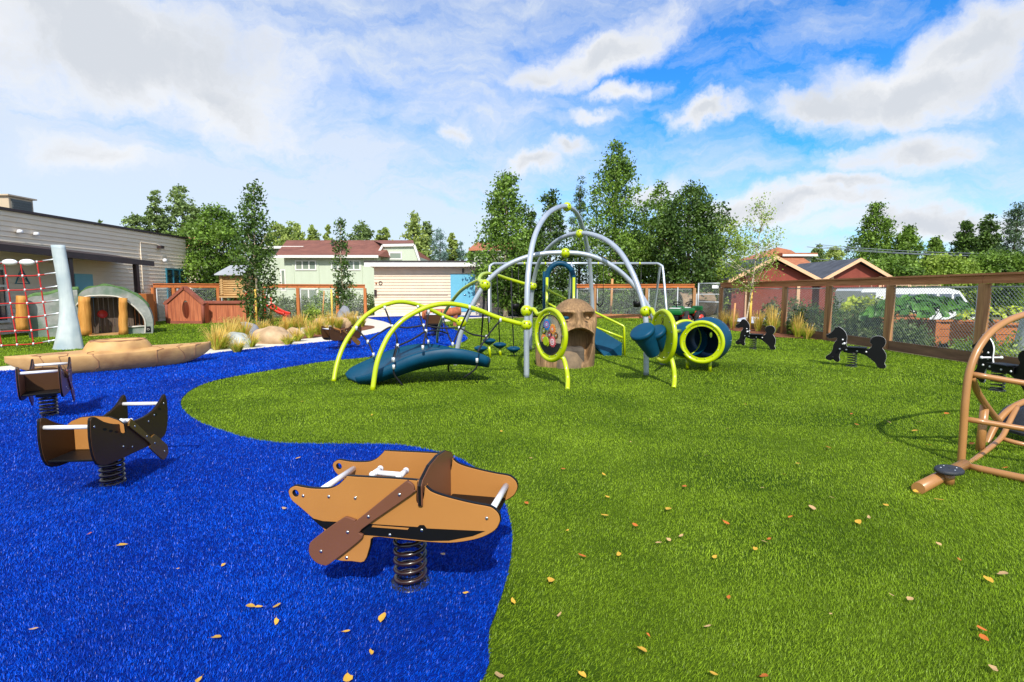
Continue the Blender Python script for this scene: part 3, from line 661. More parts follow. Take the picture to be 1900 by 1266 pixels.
# ------------------------------------------------------------------ fences
def chain(mb, p0, p1, z0, z1, pitch=.07, r=.0028):
    p0 = Vector(p0); p1 = Vector(p1); L = (p1-p0).length; d = (p1-p0)/L; H = z1-z0; nrm = Vector((-d.y, d.x, 0))
    for sgn in (1, -1):
        k = -H if sgn == 1 else 0
        s = k
        while s < (L if sgn == 1 else L+H):
            # line u = s + sgn*t, t = height 0..H
            if sgn == 1: t0 = max(0, -s); t1 = min(H, L-s)
            else: t0 = max(0, s-L); t1 = min(H, s)
            if t1-t0 > .02:
                a = p0+d*(s+sgn*t0)+Vector((0,0,z0+t0)); b = p0+d*(s+sgn*t1)+Vector((0,0,z0+t1))
                dd = (b-a).normalized(); x = dd.cross(nrm).normalized()
                o3 = [(x*math.cos(q)+nrm*math.sin(q))*r for q in (0, 2.094, 4.189)]
                mb.add([a+q for q in o3]+[b+q for q in o3], [(0,1,4,3),(1,2,5,4),(2,0,3,5)])
            s += pitch
def fence_run(t, pts, h=1.6, postw=.13, railh=.14, mats=('brown_post','brown_rail'), kick=None, z=0, zb=.12, wire=.0031, pole=True, skip=()):
    for i, p in enumerate(pts):
        MB().box(p[0]-postw/2, p[0]+postw/2, p[1]-postw/2, p[1]+postw/2, z, z+h-railh-.004, bev=.006).build('post', mats[0], t)
    for i in range(len(pts)-1):
        a, b = Vector((pts[i][0], pts[i][1], 0)), Vector((pts[i+1][0], pts[i+1][1], 0)); d = (b-a).normalized()
        MB().bar(a+d*.004+Vector((0,0,z+h-railh/2)), b-d*.004+Vector((0,0,z+h-railh/2)), .10, railh).build('rail', mats[1], t)
        MB().bar(a-d*.0+Vector((0,0,z+h+.022)), b-d*.004+Vector((0,0,z+h+.022)), .17, .038).build('cap_board', mats[1], t)
        if kick: MB().bar(a+d*(postw/2+.004)+Vector((0,0,z+.1)), b-d*(postw/2+.004)+Vector((0,0,z+.1)), .05, .2).build('kick_board', kick, t)
        if i in skip: continue
        a2 = a+d*(postw/2+.05); b2 = b-d*(postw/2+.05)
        if pole:
            MB().tube([a2+Vector((0,0,z+.05)), a2+Vector((0,0,z+h-railh-.02))], .021, 8).build('mesh_pole','galvanised', t)
            MB().tube([a2+Vector((0,0,z+h-railh-.06)), b2+Vector((0,0,z+h-railh-.06))], .014, 6).build('mesh_rail','galvanised', t)
        mb = MB(); chain(mb, a2, b2, z+zb, z+h-railh-.03, r=wire); mb.build('mesh_panel','galvanised', t)
ft = thing('chain_link_fence', (8.36, 9, 0), 'brown timber framed chain-link fence along the right side of the lawn', 'fence')
fence_run(ft, [(8.36,4.8),(8.36,6.95),(8.36,9.1),(8.36,11.35),(8.36,13.55),(8.34,15.7),(8.2,17.75),(8.05,19.75)], h=1.57, kick='kick_board')
ft = thing('chain_link_fence', (4, 24.5, 0), 'reddish timber framed chain-link fence behind the arches and swings', 'fence')
fence_run(ft, [(3.0,24.6),(3.55,24.5),(5.15,24.4),(6.9,24.2),(8.35,23.9)][0:1]+[(3.95,24.5),(6.35,24.3),(8.5,24.0)], h=1.58, mats=('brown_post','cedar_rail'), kick='brown_rail')
ft = thing('chain_link_fence', (-11, 24, 0), 'orange cedar framed chain-link fence left of the cream shed', 'fence')
fl = [(-15.2,21.8),(-14.55,22.15),(-13.1,22.95),(-11.5,23.8),(-10.2,24.5),(-8.6,25.3),(-7.4,25.9)]
fence_run(ft, fl, h=1.58, mats=('cedar','cedar_rail'), wire=.0018)
# gate
gt = thing('metal_gate', (7.6, 21.5, 0), 'grey pipe and chain-link gate at the corner near the red garage', 'gate')
ga, gb = G(1294,598), G(1336,601); ga.z = gb.z = 0
ga = Vector((ga.x*21/ga.y, 21.0, 0)); gb = Vector((gb.x*20.4/gb.y, 20.4, 0))
mb = MB()
for p in (ga, gb): mb.tube([p, p+Vector((0,0,1.62))], .028, 8)
for zz in (.12, .85, 1.6): mb.tube([ga+Vector((0,0,zz)), gb+Vector((0,0,zz))], .022, 8)
mb.build('gate_frame','galvanised', gt)
mb = MB(); chain(mb, ga, gb, .12, 1.6); mb.build('mesh_panel','galvanised', gt)
c = ga.lerp(gb, .72); MB().box(c.x-.13, c.x+.13, c.y-.05, c.y-.035, 1.4, 1.53).build('sign_plate','white_plastic', gt)
mb = MB().tube([ga+Vector((-.75,.3,0)), ga+Vector((-.75,.3,1.45))], .025, 8); o = mb.build('fence_pole','galvanised'); tag(o, 'single grey metal pole left of the gate', 'pole')

# ------------------------------------------------------------------ buildings
def lap_wall(a, b, z0, z1, lap=.16, out=1, th=.03):
    """lap siding from a to b (xy), outward normal = right of a->b * out"""
    mb = MB(); a = Vector((a[0], a[1], 0)); b = Vector((b[0], b[1], 0)); d = (b-a).normalized(); n = Vector((d.y, -d.x, 0))*out
    z = z0
    while z < z1-1e-3:
        zt = min(z1, z+lap); A = [a+Vector((0,0,z))+n*th, a+Vector((0,0,zt))+n*.002, a+Vector((0,0,zt))-n*.05, a+Vector((0,0,z))-n*.05]
        mb.prism(A, b-a); z += lap
    return mb
def slab(a, b, z0, z1, th=.04, push=0, out=1):
    a = Vector((a[0], a[1], 0)); b = Vector((b[0], b[1], 0)); d = (b-a).normalized(); n = Vector((d.y, -d.x, 0))*out
    return MB().prism([a+n*push+Vector((0,0,z0)), b+n*push+Vector((0,0,z0)), b+n*push+Vector((0,0,z1)), a+n*push+Vector((0,0,z1))], n*th)

# school building on the left: wall plane x = -15.3 facing +x
XB = -15.3
sb = thing('school_building', (-17, 18, 0), 'long grey building with lap siding and dark canopy along the left side', 'building')
lap_wall((XB,8), (XB,24.3), 0, 3.72, .155).build('wall','siding_grey', sb)
lap_wall((XB-.06,24.3), (XB-9,24.3), 0, 3.72, .155, out=1).build('wall','siding_grey', sb)
MB().box(XB-9, XB-.1, 8, 24.2, 3.4, 3.5).build('roof','roof_dark', sb)
MB().box(XB-.15, XB+.08, 8, 24.4, 3.722, 3.80).build('coping','dark_brown_metal', sb)
cn = MB(); 
def canopy_z(y): return 2.57-.022*(y-13)
cn.prism([(XB+.03,9,canopy_z(9)+.25),(-14.0,9,canopy_z(9)),(-14.0,9,canopy_z(9)-.02),(XB+.03,9,canopy_z(9)+.1)], (0,11,-.242)).build('canopy_roof','dark_brown_metal', sb)
MB().prism([(-13.99,9,canopy_z(9)+.03),(-13.9,9,canopy_z(9)+.03),(-13.9,9,canopy_z(9)-.16),(-13.99,9,canopy_z(9)-.16)], (0,11.1,-.242)).build('gutter','dark_brown_metal', sb)
MB().prism([(XB+.03,9,canopy_z(9)+.06),(-14.0,9,canopy_z(9)-.04),(-14.0,9,canopy_z(9)-.07),(XB+.03,9,canopy_z(9)+.03)], (0,10.9,-.242)).build('soffit','soffit', sb)
for y in (10.5, 13.4, 16.4, 19.3): MB().box(-14.12,-13.98,y-.07,y+.07,0,canopy_z(y)-.08).build('column','dark_brown_metal', sb)
def wall_win(y0, y1, z0, z1, nm='window', cols=2, rows=2, fr='teal_frame', gl='glass_dark', fw=.07):
    f = MB()
    f.box(XB+.025, XB+.075, y0, y1, z1-fw, z1); f.box(XB+.025, XB+.075, y0, y1, z0, z0+fw)
    for i in range(cols+1):
        y = y0+(y1-y0-fw)*i/cols; f.box(XB+.026, XB+.074, y, y+fw, z0+fw+.001, z1-fw-.001)
    w = f.build(nm, fr, sb)
    for j in range(1, rows):
        z = z0+(z1-z0)*j/rows; MB().box(XB+.025, XB+.07, y0+fw, y1-fw, z-fw/2, z+fw/2).build('muntin', fr, w)
    MB().box(XB+.021, XB+.035, y0+.01, y1-.01, z0+.01, z1-.01).build('pane', gl, w)
wall_win(22.75, 24.15, .85, 2.3, cols=3, rows=2)
wall_win(14.9, 15.55, .35, 2.0, cols=1, rows=3, fr='trim_white')
MB().box(XB+.021, XB+.06, 18.0, 18.75, .15, 1.9).build('door','blue_door', sb)
a = [V(33,526,15.9), V(60,526,16.35), V(46,497,16.1)]
A = [Vector((XB+.03, q.y*XB/q.x if False else y, z)) for q, y, z in ((a[0],15.85,1.53),(a[1],16.3,1.53),(a[2],16.08,2.0))]
tw = MB().tube(A, .03, 4, closed=True).build('window','teal_frame', sb); MB().poly([q+Vector((-.006,0,0)) for q in A]).build('pane','glass_dark', tw)
MB().box(XB+.02, XB+.1, 14.2, 14.75, 0, 2.1).build('door','cabinet', sb)
for y in (15.15+.9, 16.6): 
    l = MB().lathe([(.005,.06),(.06,.05),(.085,-.04),(.06,-.05),(.005,-.05)], (XB+.12,y,canopy_z(y)+.62), n=16).build('wall_lamp','white_plastic', sb)
MB().sphere((XB+.14,22.6,2.62), .09, 12).build('security_camera','white_plastic', sb)
MB().tube([(XB+.04,21.3,3.3),(XB+.04,21.3,.3)], .015, 6).build('conduit','siding_grey', sb)
MB().tube([(XB+.04,21.3,3.3),(XB+.04,22.3,3.3),(XB+.18,22.35,3.2)], .015, 6).build('conduit','siding_grey', sb)
MB().box(XB+.05, XB+.22, 22.3, 22.5, 3.12, 3.24).build('flood_lamp','dark_brown_metal', sb)
hv = thing('rooftop_unit', (-18, 18, 3.5), 'beige and grey air-conditioning unit on the grey building roof', 'air conditioner')
MB().box(-19.2,-17.03,17.7,18.6,3.5,4.5,bev=.02).build('cabinet','hvac_paint', hv)
mb = MB().box(-17.028,-17.0,17.78,18.52,3.6,4.42)
for i in range(9): mb.box(-17.0,-16.985,17.8,18.5,3.64+i*.085,3.68+i*.085)
mb.build('grille','hvac_grille', hv)
MB().box(-19.3,-16.95,17.62,18.68,4.502,4.55).build('lid','hvac_paint', hv)
MB().box(-18.2,-18.0,17.4,17.68,3.6,4.3).build('hood','hvac_paint', hv)
bx = MB().box(-13.95,-13.45,18.9,19.3,0,1.2,bev=.02); o = bx.build('storage_cabinet','cabinet'); tag(o, 'plain brown storage cabinet beside the last canopy column', 'cabinet')
# low brown-roofed building behind it
rb = thing('low_building', (-24,33,0), 'low building with tan roof behind the grey building', 'building')
a, b = V(262,434,33), V(352,434,33)
MB().prism([(-25,30,3.9),(a.x,36,a.z+.1),(a.x+4,36,a.z+.1),(-18,30,3.9)], (0,0,-.12)).build('roof','roof_tile', rb)
MB().box(-24.6,-18.4,30.3,36,0,3.75).build('wall','siding_grey', rb)

# cream shed
sh = thing('storage_shed', (-3,28,0), 'cream lap-sided shed with blue double doors and flat brown roof', 'shed')
SY = 27.0
zt = V(800,492,SY).z
xl, xr = V(694,500,SY).x, .45
lap_wall((xl,SY),(xr,SY), .2, zt-.02, .155).build('wall','siding_cream', sh)
lap_wall((xl+.0,SY+4),(xl+.0,SY+.06), .2, zt-.02, .155).build('wall','siding_cream', sh)
lap_wall((xr,SY+.06),(xr,SY+4), .2, zt-.02, .155).build('wall','siding_cream', sh)
MB().box(xl-.02,xr+.02,SY-.04,SY+4,-.02,.19).build('foundation','concrete', sh)
MB().prism([(xl-.35,SY-.4,zt),(xl-.35,SY-.4,zt+.02),(xl-.35,SY+4.2,zt-.25),(xl-.35,SY+4.2,zt-.28)], (xr-xl+.7,0,0)).build('soffit_board','trim_cream', sh)
MB().box(xl-.38,xr+.38,SY-.45,SY-.405,zt-.1,zt+.12).build('fascia','trim_white', sh)
MB().box(xl-.4,xr+.4,SY-.47,SY+4.2,zt+.122,zt+.2).build('roof','roof_dark', sh)
d0, d1 = V(838,540,SY).x, V(880,540,SY).x; dt = V(850,510.5,SY).z
MB().box(d0-.05,d1+.05,SY-.045,SY-.02,.2,dt+.05).build('door_frame','blue_door', sh)
mid = (d0+d1)/2
for i, (u, w) in enumerate(((d0,mid-.008),(mid+.008,d1))):
    dd = MB().box(u,w,SY-.065,SY-.047,.22,dt,bev=.004).build('door','blue_door', sh)
    if i: MB().tube([(mid+.07,SY-.1,1.1),(mid+.18,SY-.1,1.1)], .015, 6).sphere((mid+.07,SY-.09,1.1),.03,8).build('handle','chrome', dd)
q = V(859,502,SY-.1); MB().box(q.x-.04,q.x+.04,SY-.12,SY-.025,q.z-.12,q.z+.1).build('door_lamp','dark_brown_metal', sh)
q = V(706,525.5,SY-.05); MB().tube(circ((q.x,SY-.05,q.z),.085,20), .018, 6, closed=True).build('gauge','dark_brown_metal', sh)
q = V(698,526,SY-.05); MB().sphere((q.x,SY-.05,q.z),.05,8).build('bell','cabinet', sh)
q = V(697,543,SY-.05); MB().box(q.x-.06,q.x+.06,SY-.13,SY-.025,q.z-.2,q.z+.15,bev=.01).build('meter_box','dark_brown_metal', sh)
MB().box(xl+.1,d0-.2,SY-.035,SY-.022,V(700,548,SY).z,V(700,546,SY).z).build('ledge','soffit', sh)

# green two-storey house
gh = thing('green_house', (-15,42,0), 'pale green two-storey house with long brown hipped roof', 'house')
GY = 40.
def GP(px, py, Y=GY): return V(px, py, Y)
zE = GP(600,476).z; x0, x1 = GP(527,480).x, GP(700,480).x
MB().box(x0,x1,GY,GY+9,0,zE).build('wall','green_wall', gh)
wx0, wx1 = GP(698,480,GY+1.5).x, GP(775,480,GY+1.5).x
MB().box(x1+.01,wx1,GY+1.5,GY+9,0,GP(700,476,GY+1.5).z).build('wall','green_wall', gh)
zr = V(600,446,GY+4.5).z
xa, xb, xc, xd = x0-.5, x1+.2, V(532,446,GY+4.5).x, V(745,446,GY+4.5).x
MB().add([(xa,GY-.5,zE),(xb,GY-.5,zE),(xd,GY+4.5,zr),(xc,GY+4.5,zr),(xa,GY+9.5,zE),(xb+3,GY+9.5,zE)], [(0,1,2,3),(3,2,5,4),(0,3,4),(1,5,2),(0,4,5,1)]).build('roof','roof_brown', gh)
MB().box(xa-.05,xb+.02,GY-.56,GY-.5,zE-.14,zE+.06).build('fascia','trim_white', gh)
# right wing gable with sloped cheek
gz = lambda px, py: V(px, py, GY+1.3)
MB().add([gz(699,479), gz(713,458), gz(768,457), gz(778,487), gz(778,500), gz(699,500)], [(0,1,2,3,4,5)]).build('gable','green_wall', gh)
e = [gz(697,480), gz(711,456), gz(769,455), gz(780,487)]
MB().bar(e[0]+Vector((0,-.1,0)), e[1]+Vector((0,-.1,0)), .2, .16).bar(e[1]+Vector((0,-.1,0)), e[2]+Vector((0,-.1,0)), .2, .2).bar(e[2]+Vector((0,-.1,0)), e[3]+Vector((0,-.1,0)), .2, .16).build('barge_board','trim_white', gh)
MB().add([e[1]+Vector((0,-.2,.12)), e[2]+Vector((0,-.2,.12)), V(745,446,GY+5)+Vector((1,0,0)), V(690,446,GY+5)], [(0,1,2,3)]).add([e[2]+Vector((.0,-.2,.12)), e[3]+Vector((.1,-.2,.1)), V(775,480,GY+8), V(752,447,GY+5)], [(0,1,2,3)]).build('roof','roof_brown', gh)
def gwin(px0, px1, py0, py1, Y, cols=3):
    a, b = V(px0, py1, Y), V(px1, py0, Y); fw = .1
    f = MB().box(a.x,b.x,Y-.06,Y-.005,b.z-fw,b.z).box(a.x,b.x,Y-.06,Y-.005,a.z,a.z+fw)
    for i in range(cols+1):
        x = a.x+(b.x-a.x-fw)*i/cols; f.box(x,x+fw,Y-.059,Y-.006,a.z+fw+.001,b.z-fw-.001)
    w = f.build('window','trim_white', gh); MB().box(a.x+.02,b.x-.02,Y-.03,Y-.003,a.z+.02,b.z-.02).build('pane','glass_light', w)
gwin(548,587,483,502,GY,3); gwin(644,669,483,502,GY,2); gwin(722,746,468,482,GY+1.3,1); gwin(615,640,483,502,GY,2); gwin(522,530,500,540,GY,1); gwin(556,590,536,560,GY,2)
for px in (546,592,672): q = V(px,540,GY); MB().box(q.x-.06,q.x+.06,GY-.05,GY-.004,0,zE-.15).build('trim_board','green_wall', gh)
# left wing
lx0 = V(470,480,GY+3).x; MB().box(lx0,x0-.01,GY+3,GY+9,0,V(500,462,GY+3).z).build('wall','green_wall', gh)
MB().box(lx0-.5,x0+.6,GY+2.4,GY+9,V(500,460,GY+2.4).z,V(500,457,GY+2.4).z).build('roof','roof_brown', gh)
MB().box(lx0-.5,x0+.6,GY+2.3,GY+2.39,V(500,461.5,GY+2.4).z,V(500,457,GY+2.4).z).build('fascia','trim_white', gh)
q = V(617,452,GY+2.5); MB().tube([q-Vector((0,0,.5)), q+Vector((0,0,.3))], .1, 8).build('vent_pipe','roof_dark', gh)
def gable_house(t, px_peak, Y, half, depth, ze, zp, zb, wallm, roofm, trimm, over=.35):
    xp = (px_peak-950)/950*Y
    MB().add([(xp-half,Y,zb),(xp+half,Y,zb),(xp+half,Y,ze),(xp,Y,zp-.12),(xp-half,Y,ze),(xp-half,Y+depth,zb),(xp+half,Y+depth,zb),(xp+half,Y+depth,ze),(xp,Y+depth,zp-.12),(xp-half,Y+depth,ze)],
             [(0,1,2,3,4),(5,9,8,7,6),(0,4,9,5),(1,6,7,2)]).build('wall', wallm, t)
    sl = (zp-ze)/half
    for s in (-1, 1):
        A = [Vector((xp,Y-over,zp)), Vector((xp+s*(half+over),Y-over,ze-sl*over+.02))]
        MB().prism([A[0], A[1], A[1]+Vector((0,0,.1)), A[0]+Vector((0,0,.1))], (0,depth+2*over,0)).build('roof', roofm, t)
        MB().prism([A[0]+Vector((0,-.05,-.1)), A[1]+Vector((0,-.05,-.1)), A[1]+Vector((0,-.05,.11)), A[0]+Vector((0,-.05,.11))], (0,.045,0)).build('barge_board', trimm, t)
        MB().box(xp+s*(half+over)-.03, xp+s*(half+over)+.03, Y-over, Y+depth+over, ze-sl*over-.06, ze-sl*over+.1).build('gutter', trimm, t)
    return xp
g1 = thing('red_garage', (15.2,30,-.7), 'red garage with cream barge boards behind the birch sapling', 'garage', 'red garages beyond the fence')
xp = gable_house(g1, 1430, 30, 2.35, 6, 2.0, 3.2, -.7, 'red_wall', 'roof_slate', 'trim_cream')
MB().box(xp-1.75,xp+1.75,29.9,29.98,1.72,1.86).build('trim_board','trim_cream', g1)
for s in (-1,1): MB().box(xp+s*1.5-.09,xp+s*1.5+.09,29.9,29.98,-.7,1.7).build('trim_board','trim_cream', g1)
g2 = thing('red_garage', (21.3,32,-.7), 'red garage with plain gable right of the other garage', 'garage', 'red garages beyond the fence')
xp = gable_house(g2, 1583, 32, 2.2, 6, 1.95, 3.2, -.7, 'red_wall', 'roof_slate', 'trim_cream')
for s in (-1,1): MB().box(xp+s*1.5-.09,xp+s*1.5+.09,31.9,31.98,-.7,2.2).build('trim_board','trim_cream', g2)
fh = thing('far_house', (24,48,-.7), 'pale house with reddish-brown roof behind the left garage', 'house')
ze_ = V(1442,494,50).z; zp_ = V(1442,459,54).z; X_ = lambda px, Y: (px-950)/950*Y
MB().box(X_(1385,50),X_(1492,50),50,58,-.7,ze_-.02).build('wall','green_wall', fh)
MB().add([(X_(1372,50),49.5,ze_),(X_(1503,50),49.5,ze_),(X_(1462,54),54,zp_-.3),(X_(1436,54),54,zp_),(X_(1372,50),58.5,ze_),(X_(1503,50),58.5,ze_)], [(0,1,2,3),(3,2,5,4),(0,3,4),(1,5,2),(0,4,5,1)]).build('roof','roof_tile', fh)
MB().box(X_(1372,50),X_(1503,50),49.42,49.49,ze_-.18,ze_+.05).build('fascia','trim_white', fh)
a = V(1455,474,52); b = V(1505,470,52); MB().box(a.x,b.x,52,58,-.7,a.z-.1).build('wall','green_wall', fh); MB().box(a.x-.4,b.x+.4,51.5,51.56,a.z-.12,a.z+.08).build('fascia','trim_white', fh); MB().box(a.x-.4,b.x+.4,51.57,58,a.z-.09,a.z+.22).build('roof','roof_tile', fh)
# another roof behind trees, centre
ch = thing('hidden_house', (-2,50,0), 'house with brown roof glimpsed through the tall birch by the shed', 'house')
a, b = V(880,466,50), V(960,466,50); MB().box(a.x,b.x,50,56,0,a.z).build('wall','green_wall', ch)
MB().prism([(a.x-.5,49.5,a.z),(b.x+.5,49.5,a.z),(b.x,53,a.z+1),(a.x,53,a.z+1)], (0,.1,.15)).build('roof','roof_tile', ch)

# power pole with wires
pp = thing('power_pole', (V(1828,480,44).x,44,-.7), 'wooden power pole with crossarm and wires behind the right fence', 'power pole')
q = V(1828,472,44); MB().tube([(q.x,44,-.7),(q.x,44,q.z)], [.14,.1], 10).build('pole','pole_wood', pp)
MB().box(q.x-.75,q.x+.75,43.85,43.93,q.z-.32,q.z-.2).build('crossarm','pole_wood', pp)
for dx, dy, dz in ((-.65,0,-.15),(0,0,.05),(.65,0,-.15),(.1,0,-1.1),(.1,0,-2.1)):
    a = Vector((q.x+dx,43.9,q.z+dz)); pts = []
    for i in range(25):
        u = (i-12)/12; pts.append(a+Vector((u*16, u*2.5, .9*abs(u)*0+.55*u*u)))
    MB().tube(pts, .022, 4).build('wire','wire_grey', pp)

# ------------------------------------------------------------------ things beyond the right fence
def van(label, x, y, L=4.6, zb=-.7, h=2.15, flip=1, door=False):
    t = thing('white_van', (x, y, zb), label, 'van', 'white vans parked beyond the fence')
    prof = [(-L/2,.35),(-L/2,h*.93),(-L/2+.15,h),(L*.18,h),(L*.30,h*.93),(L*.43,h*.58),(L*.5,h*.5),(L*.5,.35)]
    MB().prism([(x+flip*a, y-.95, zb+b) for a, b in prof], (0,1.9,0)).build('body','van_white', t)
    for a, b in ((-L*.08,L*.06),(L*.09,L*.22)): MB().box(x+flip*a,x+flip*b,y-.965,y-.951,zb+h*.62,zb+h*.86,bev=.01).build('window','van_glass', t)
    MB().prism([(x+flip*L*.245,y-.962,zb+h*.62),(x+flip*L*.245,y-.962,zb+h*.86),(x+flip*L*.30,y-.962,zb+h*.86),(x+flip*L*.385,y-.962,zb+h*.62)], (0,.01,0)).build('window','van_glass', t)
    MB().prism([(x+flip*L*.305,y-.8,zb+h*.93),(x+flip*L*.43,y-.8,zb+h*.59),(x+flip*L*.436,y-.8,zb+h*.6),(x+flip*L*.311,y-.8,zb+h*.94)], (0,1.6,0)).build('windscreen','van_glass', t)
    for a in (-L*.32, L*.32):
        for s in (-1, 1):
            w = MB().lathe([(.02,-.1),(.33,-.1),(.34,0),(.33,.1),(.02,.1)], (x+flip*a, y+s*.9, zb+.34), (0,1,0), 20).build('wheel','tyre', t)
            MB().lathe([(.0,-.11),(.2,-.11),(.2,.11),(0,.11)], (x+flip*a, y+s*.9, zb+.34), (0,1,0), 16).build('rim','galvanised', w)
    for i in range(3):
        xx = x+flip*(-L*.2+i*L*.16); MB().tube([(xx,y-.8,zb+h+.0),(xx,y-.8,zb+h+.14),(xx,y+.8,zb+h+.14),(xx,y+.8,zb+h)], .02, 6).build('roof_rack','trim_cream', t)
    if door: MB().box(x-L/2-.02,x-L/2+.05,y-1.9,y-.96,zb+.4,zb+h*.9).build('rear_door','van_white', t)
    return t
van('white van with roof rack parked beyond the leafy planter', 21.4, 27.2, 4.8)
van('white van with open rear door left of the other van', 17.6, 24.2, 3.6, door=True)
def planter(label, x0, x1, y0, y1, h, z=0):
    t = thing('timber_planter', ((x0+x1)/2, y0, z), label, 'planter', 'orange timber planters beyond the fence')
    for j in range(3):
        zz = z+.06+j*(h-.1)/3; mb = MB()
        for (a, b, c, d) in ((x0,x1,y0,y0+.04),(x0,x1,y1-.04,y1),(x0,x0+.04,y0+.041,y1-.041),(x1-.04,x1,y0+.041,y1-.041)): mb.box(a,b,c,d,zz,zz+(h-.1)/3-.012)
        mb.build('board','planter_wood', t)
    for a in (x0-.02, (x0+x1)/2-.05, x1-.08): MB().box(a,a+.1,y0-.03,y0-.002,z,z+h).build('corner_post','planter_wood', t)
    mb = MB().box(x0-.05,x1+.05,y0-.06,y0+.06,z+h-.035,z+h+.005); mb.build('cap_board','planter_wood', t)
    MB().box(x0+.05,x1-.05,y0+.065,y1-.05,z+h-.14,z+h-.06).build('soil','mulch', t)
planter('orange timber planter below the big leafy squash', 9.95, 11.4, 12.0, 13.2, .62)
planter('orange timber planter at the right, below yellow-green plants', 9.6, 11.4, 10.2, 11.2, .66)
planter('weathered timber planter behind the tall weeds', 10.3, 12.6, 15.5, 16.6, .6)
def squash(label, x, y, w, d, h, z, n, seed, leaf='leaf_squash', ls=.2):
    r = np.random.default_rng(seed); t = thing('leafy_plant', (x, y, z), label, 'plant')
    a = r.uniform(0, 2*PI, n); q = r.uniform(0, 1, n)**.5; cx = w/2*q*np.cos(a); cy = d/2*q*np.sin(a); cz = h*np.sqrt(np.clip(1-(q*.95)**2, .03, 1))*r.uniform(.75, 1.05, n)
    vs = []; fs = []
    for i in range(n):
        c = np.array([cx[i], cy[i], cz[i]]); nr = np.array([cx[i]*.8, cy[i]*.8-.35, .9])+r.normal(0,.35,3); nr /= np.linalg.norm(nr)
        u = np.cross(nr, [0,0,1.0]); u /= np.linalg.norm(u)+1e-6; v = np.cross(nr, u); s = ls*r.uniform(.6,1.2); n0 = len(vs)
        vs.append(c-nr*s*.18)
        for k in range(7):
            g = 2*PI*k/7; rr = s*(.5 if k != 0 else .3)*(1+.12*math.sin(3*g)); vs.append(c+u*rr*math.cos(g)+v*rr*math.sin(g))
        for k in range(7): fs.append((n0, n0+1+k, n0+1+(k+1) % 7))
    mesh_np('foliage', np.array(vs), np.array(fs), leaf, t, k=3)
    mb = MB()
    for i in range(0, n, max(1, n//14)): mb.tube([(cx[i]*.3,cy[i]*.3,0),(cx[i]*.8,cy[i]*.8,cz[i]*.6),(cx[i],cy[i],cz[i])], .012, 5)
    mb.build('stem','leaf_light', t, local=True)
squash('big leafy squash plant spilling over the orange planter', 10.1, 12.6, 2.9, 1.5, .72, .45, 420, 5)
squash('yellow-green leafy plant in the right planter', 10.4, 10.9, 1.8, .9, .38, .6, 180, 6, 'leaf_yellowgreen', .1)
squash('bright yellow-green mound of leaves in front of the open van', V(1588,560,19).x, 19, 1.0, 1.0, .75, .3, 160, 7, 'leaf_yellowgreen', .16)
shrub('garden_plant','yellow-green flowering plants above the weathered planter','plant',11.5,16,2.4,1.0,.5,'leaf_yellowgreen',nc=110,per=14,ls=.09,seed=301,z=.55)
shrub('weedy_bush','tall weedy green bush behind the middle of the right fence','bush',9.05,13.0,1.0,1.2,.95,'leaf_shrub',nc=240,per=18,ls=.09,seed=302)
shrub('dark_shrub','dark purple-green shrub filling the right end of the mulch bed','shrub',8.9,14.9,1.5,1.5,1.25,'leaf_dark',nc=260,per=20,ls=.075,seed=303)
shrub('weedy_bush','grey-green weedy bush behind the fence at the leafy planter','bush',9.0,11.6,.7,1.0,.6,'leaf_shrub',nc=170,per=16,ls=.08,seed=304)
shrub('weedy_bush','low dry weeds at the foot of the right planter','bush',9.0,9.6,1.0,1.2,.42,'leaf_light',nc=120,per=14,ls=.07,seed=305)
shrub('weedy_bush','green weedy bush against the fence before the red garage','bush',8.8,16.6,1.2,1.8,1.1,'leaf_shrub',nc=220,per=18,ls=.08,seed=306)
# pale sculpted column outside, far right
q = V(1890,600,8.9)
mb = MB(); prof = [(.42,0),(.33,.35),(.27,.8),(.2,1.3),(.17,1.75),(.17,1.9)]
pc = thing('sculpted_post', (9.52,9.2,0), 'pale tapered sculpted post behind the fence at the right edge', 'post')
MB().lathe(prof, (9.52,9.2,0), n=24).poly([(9.52+.17*math.cos(a/12*PI),9.2+.17*math.sin(a/12*PI),1.9) for a in range(24)]).build('post','net_post_skin', pc)
# culvert, bench, tarp, rock beyond
cu = thing('culvert_pipe', (V(1290,560,26.5).x,26.5,0), 'tan concrete pipe section lying behind the back fence', 'pipe')
q = V(1287,580,26.5); MB().lathe([(.62,-.9),(.62,.9),(.5,.9),(.5,-.9),(.62,-.9)], (q.x,26.5,.62), (1,.15,0), 28).build('pipe','culvert', cu)
bn = thing('grey_bench', (9.6,25.4,0), 'grey slatted bench seat above the tan concrete pipe', 'bench')
for i in range(3): MB().box(8.95,10.4,25.2+i*.16,25.33+i*.16,1.12,1.16).build('slat','galvanised', bn)
for x in (9.05,10.3): MB().box(x-.03,x+.03,25.2,25.65,0,1.118).build('leg','galvanised', bn)
tp = MB(); nx, ny = 22, 10; vs = []; fs = []
for j in range(ny+1):
    for i in range(nx+1):
        u, v = i/nx, j/ny; vs.append((8.55+3.0*u, 19.6+1.3*v, .02+.42*math.sin(PI*v)*(.45+.55*u)*(1+.2*math.sin(9*u+3*v))+.06*math.sin(17*u+5*v)))
for j in range(ny):
    for i in range(nx): a = j*(nx+1)+i; fs.append((a,a+1,a+nx+2,a+nx+1))
tp.add(vs, fs, True); o = tp.build('pale_tarp','tarp'); tag(o, 'crumpled pale tarpaulin behind the fence near the gate', 'tarpaulin')

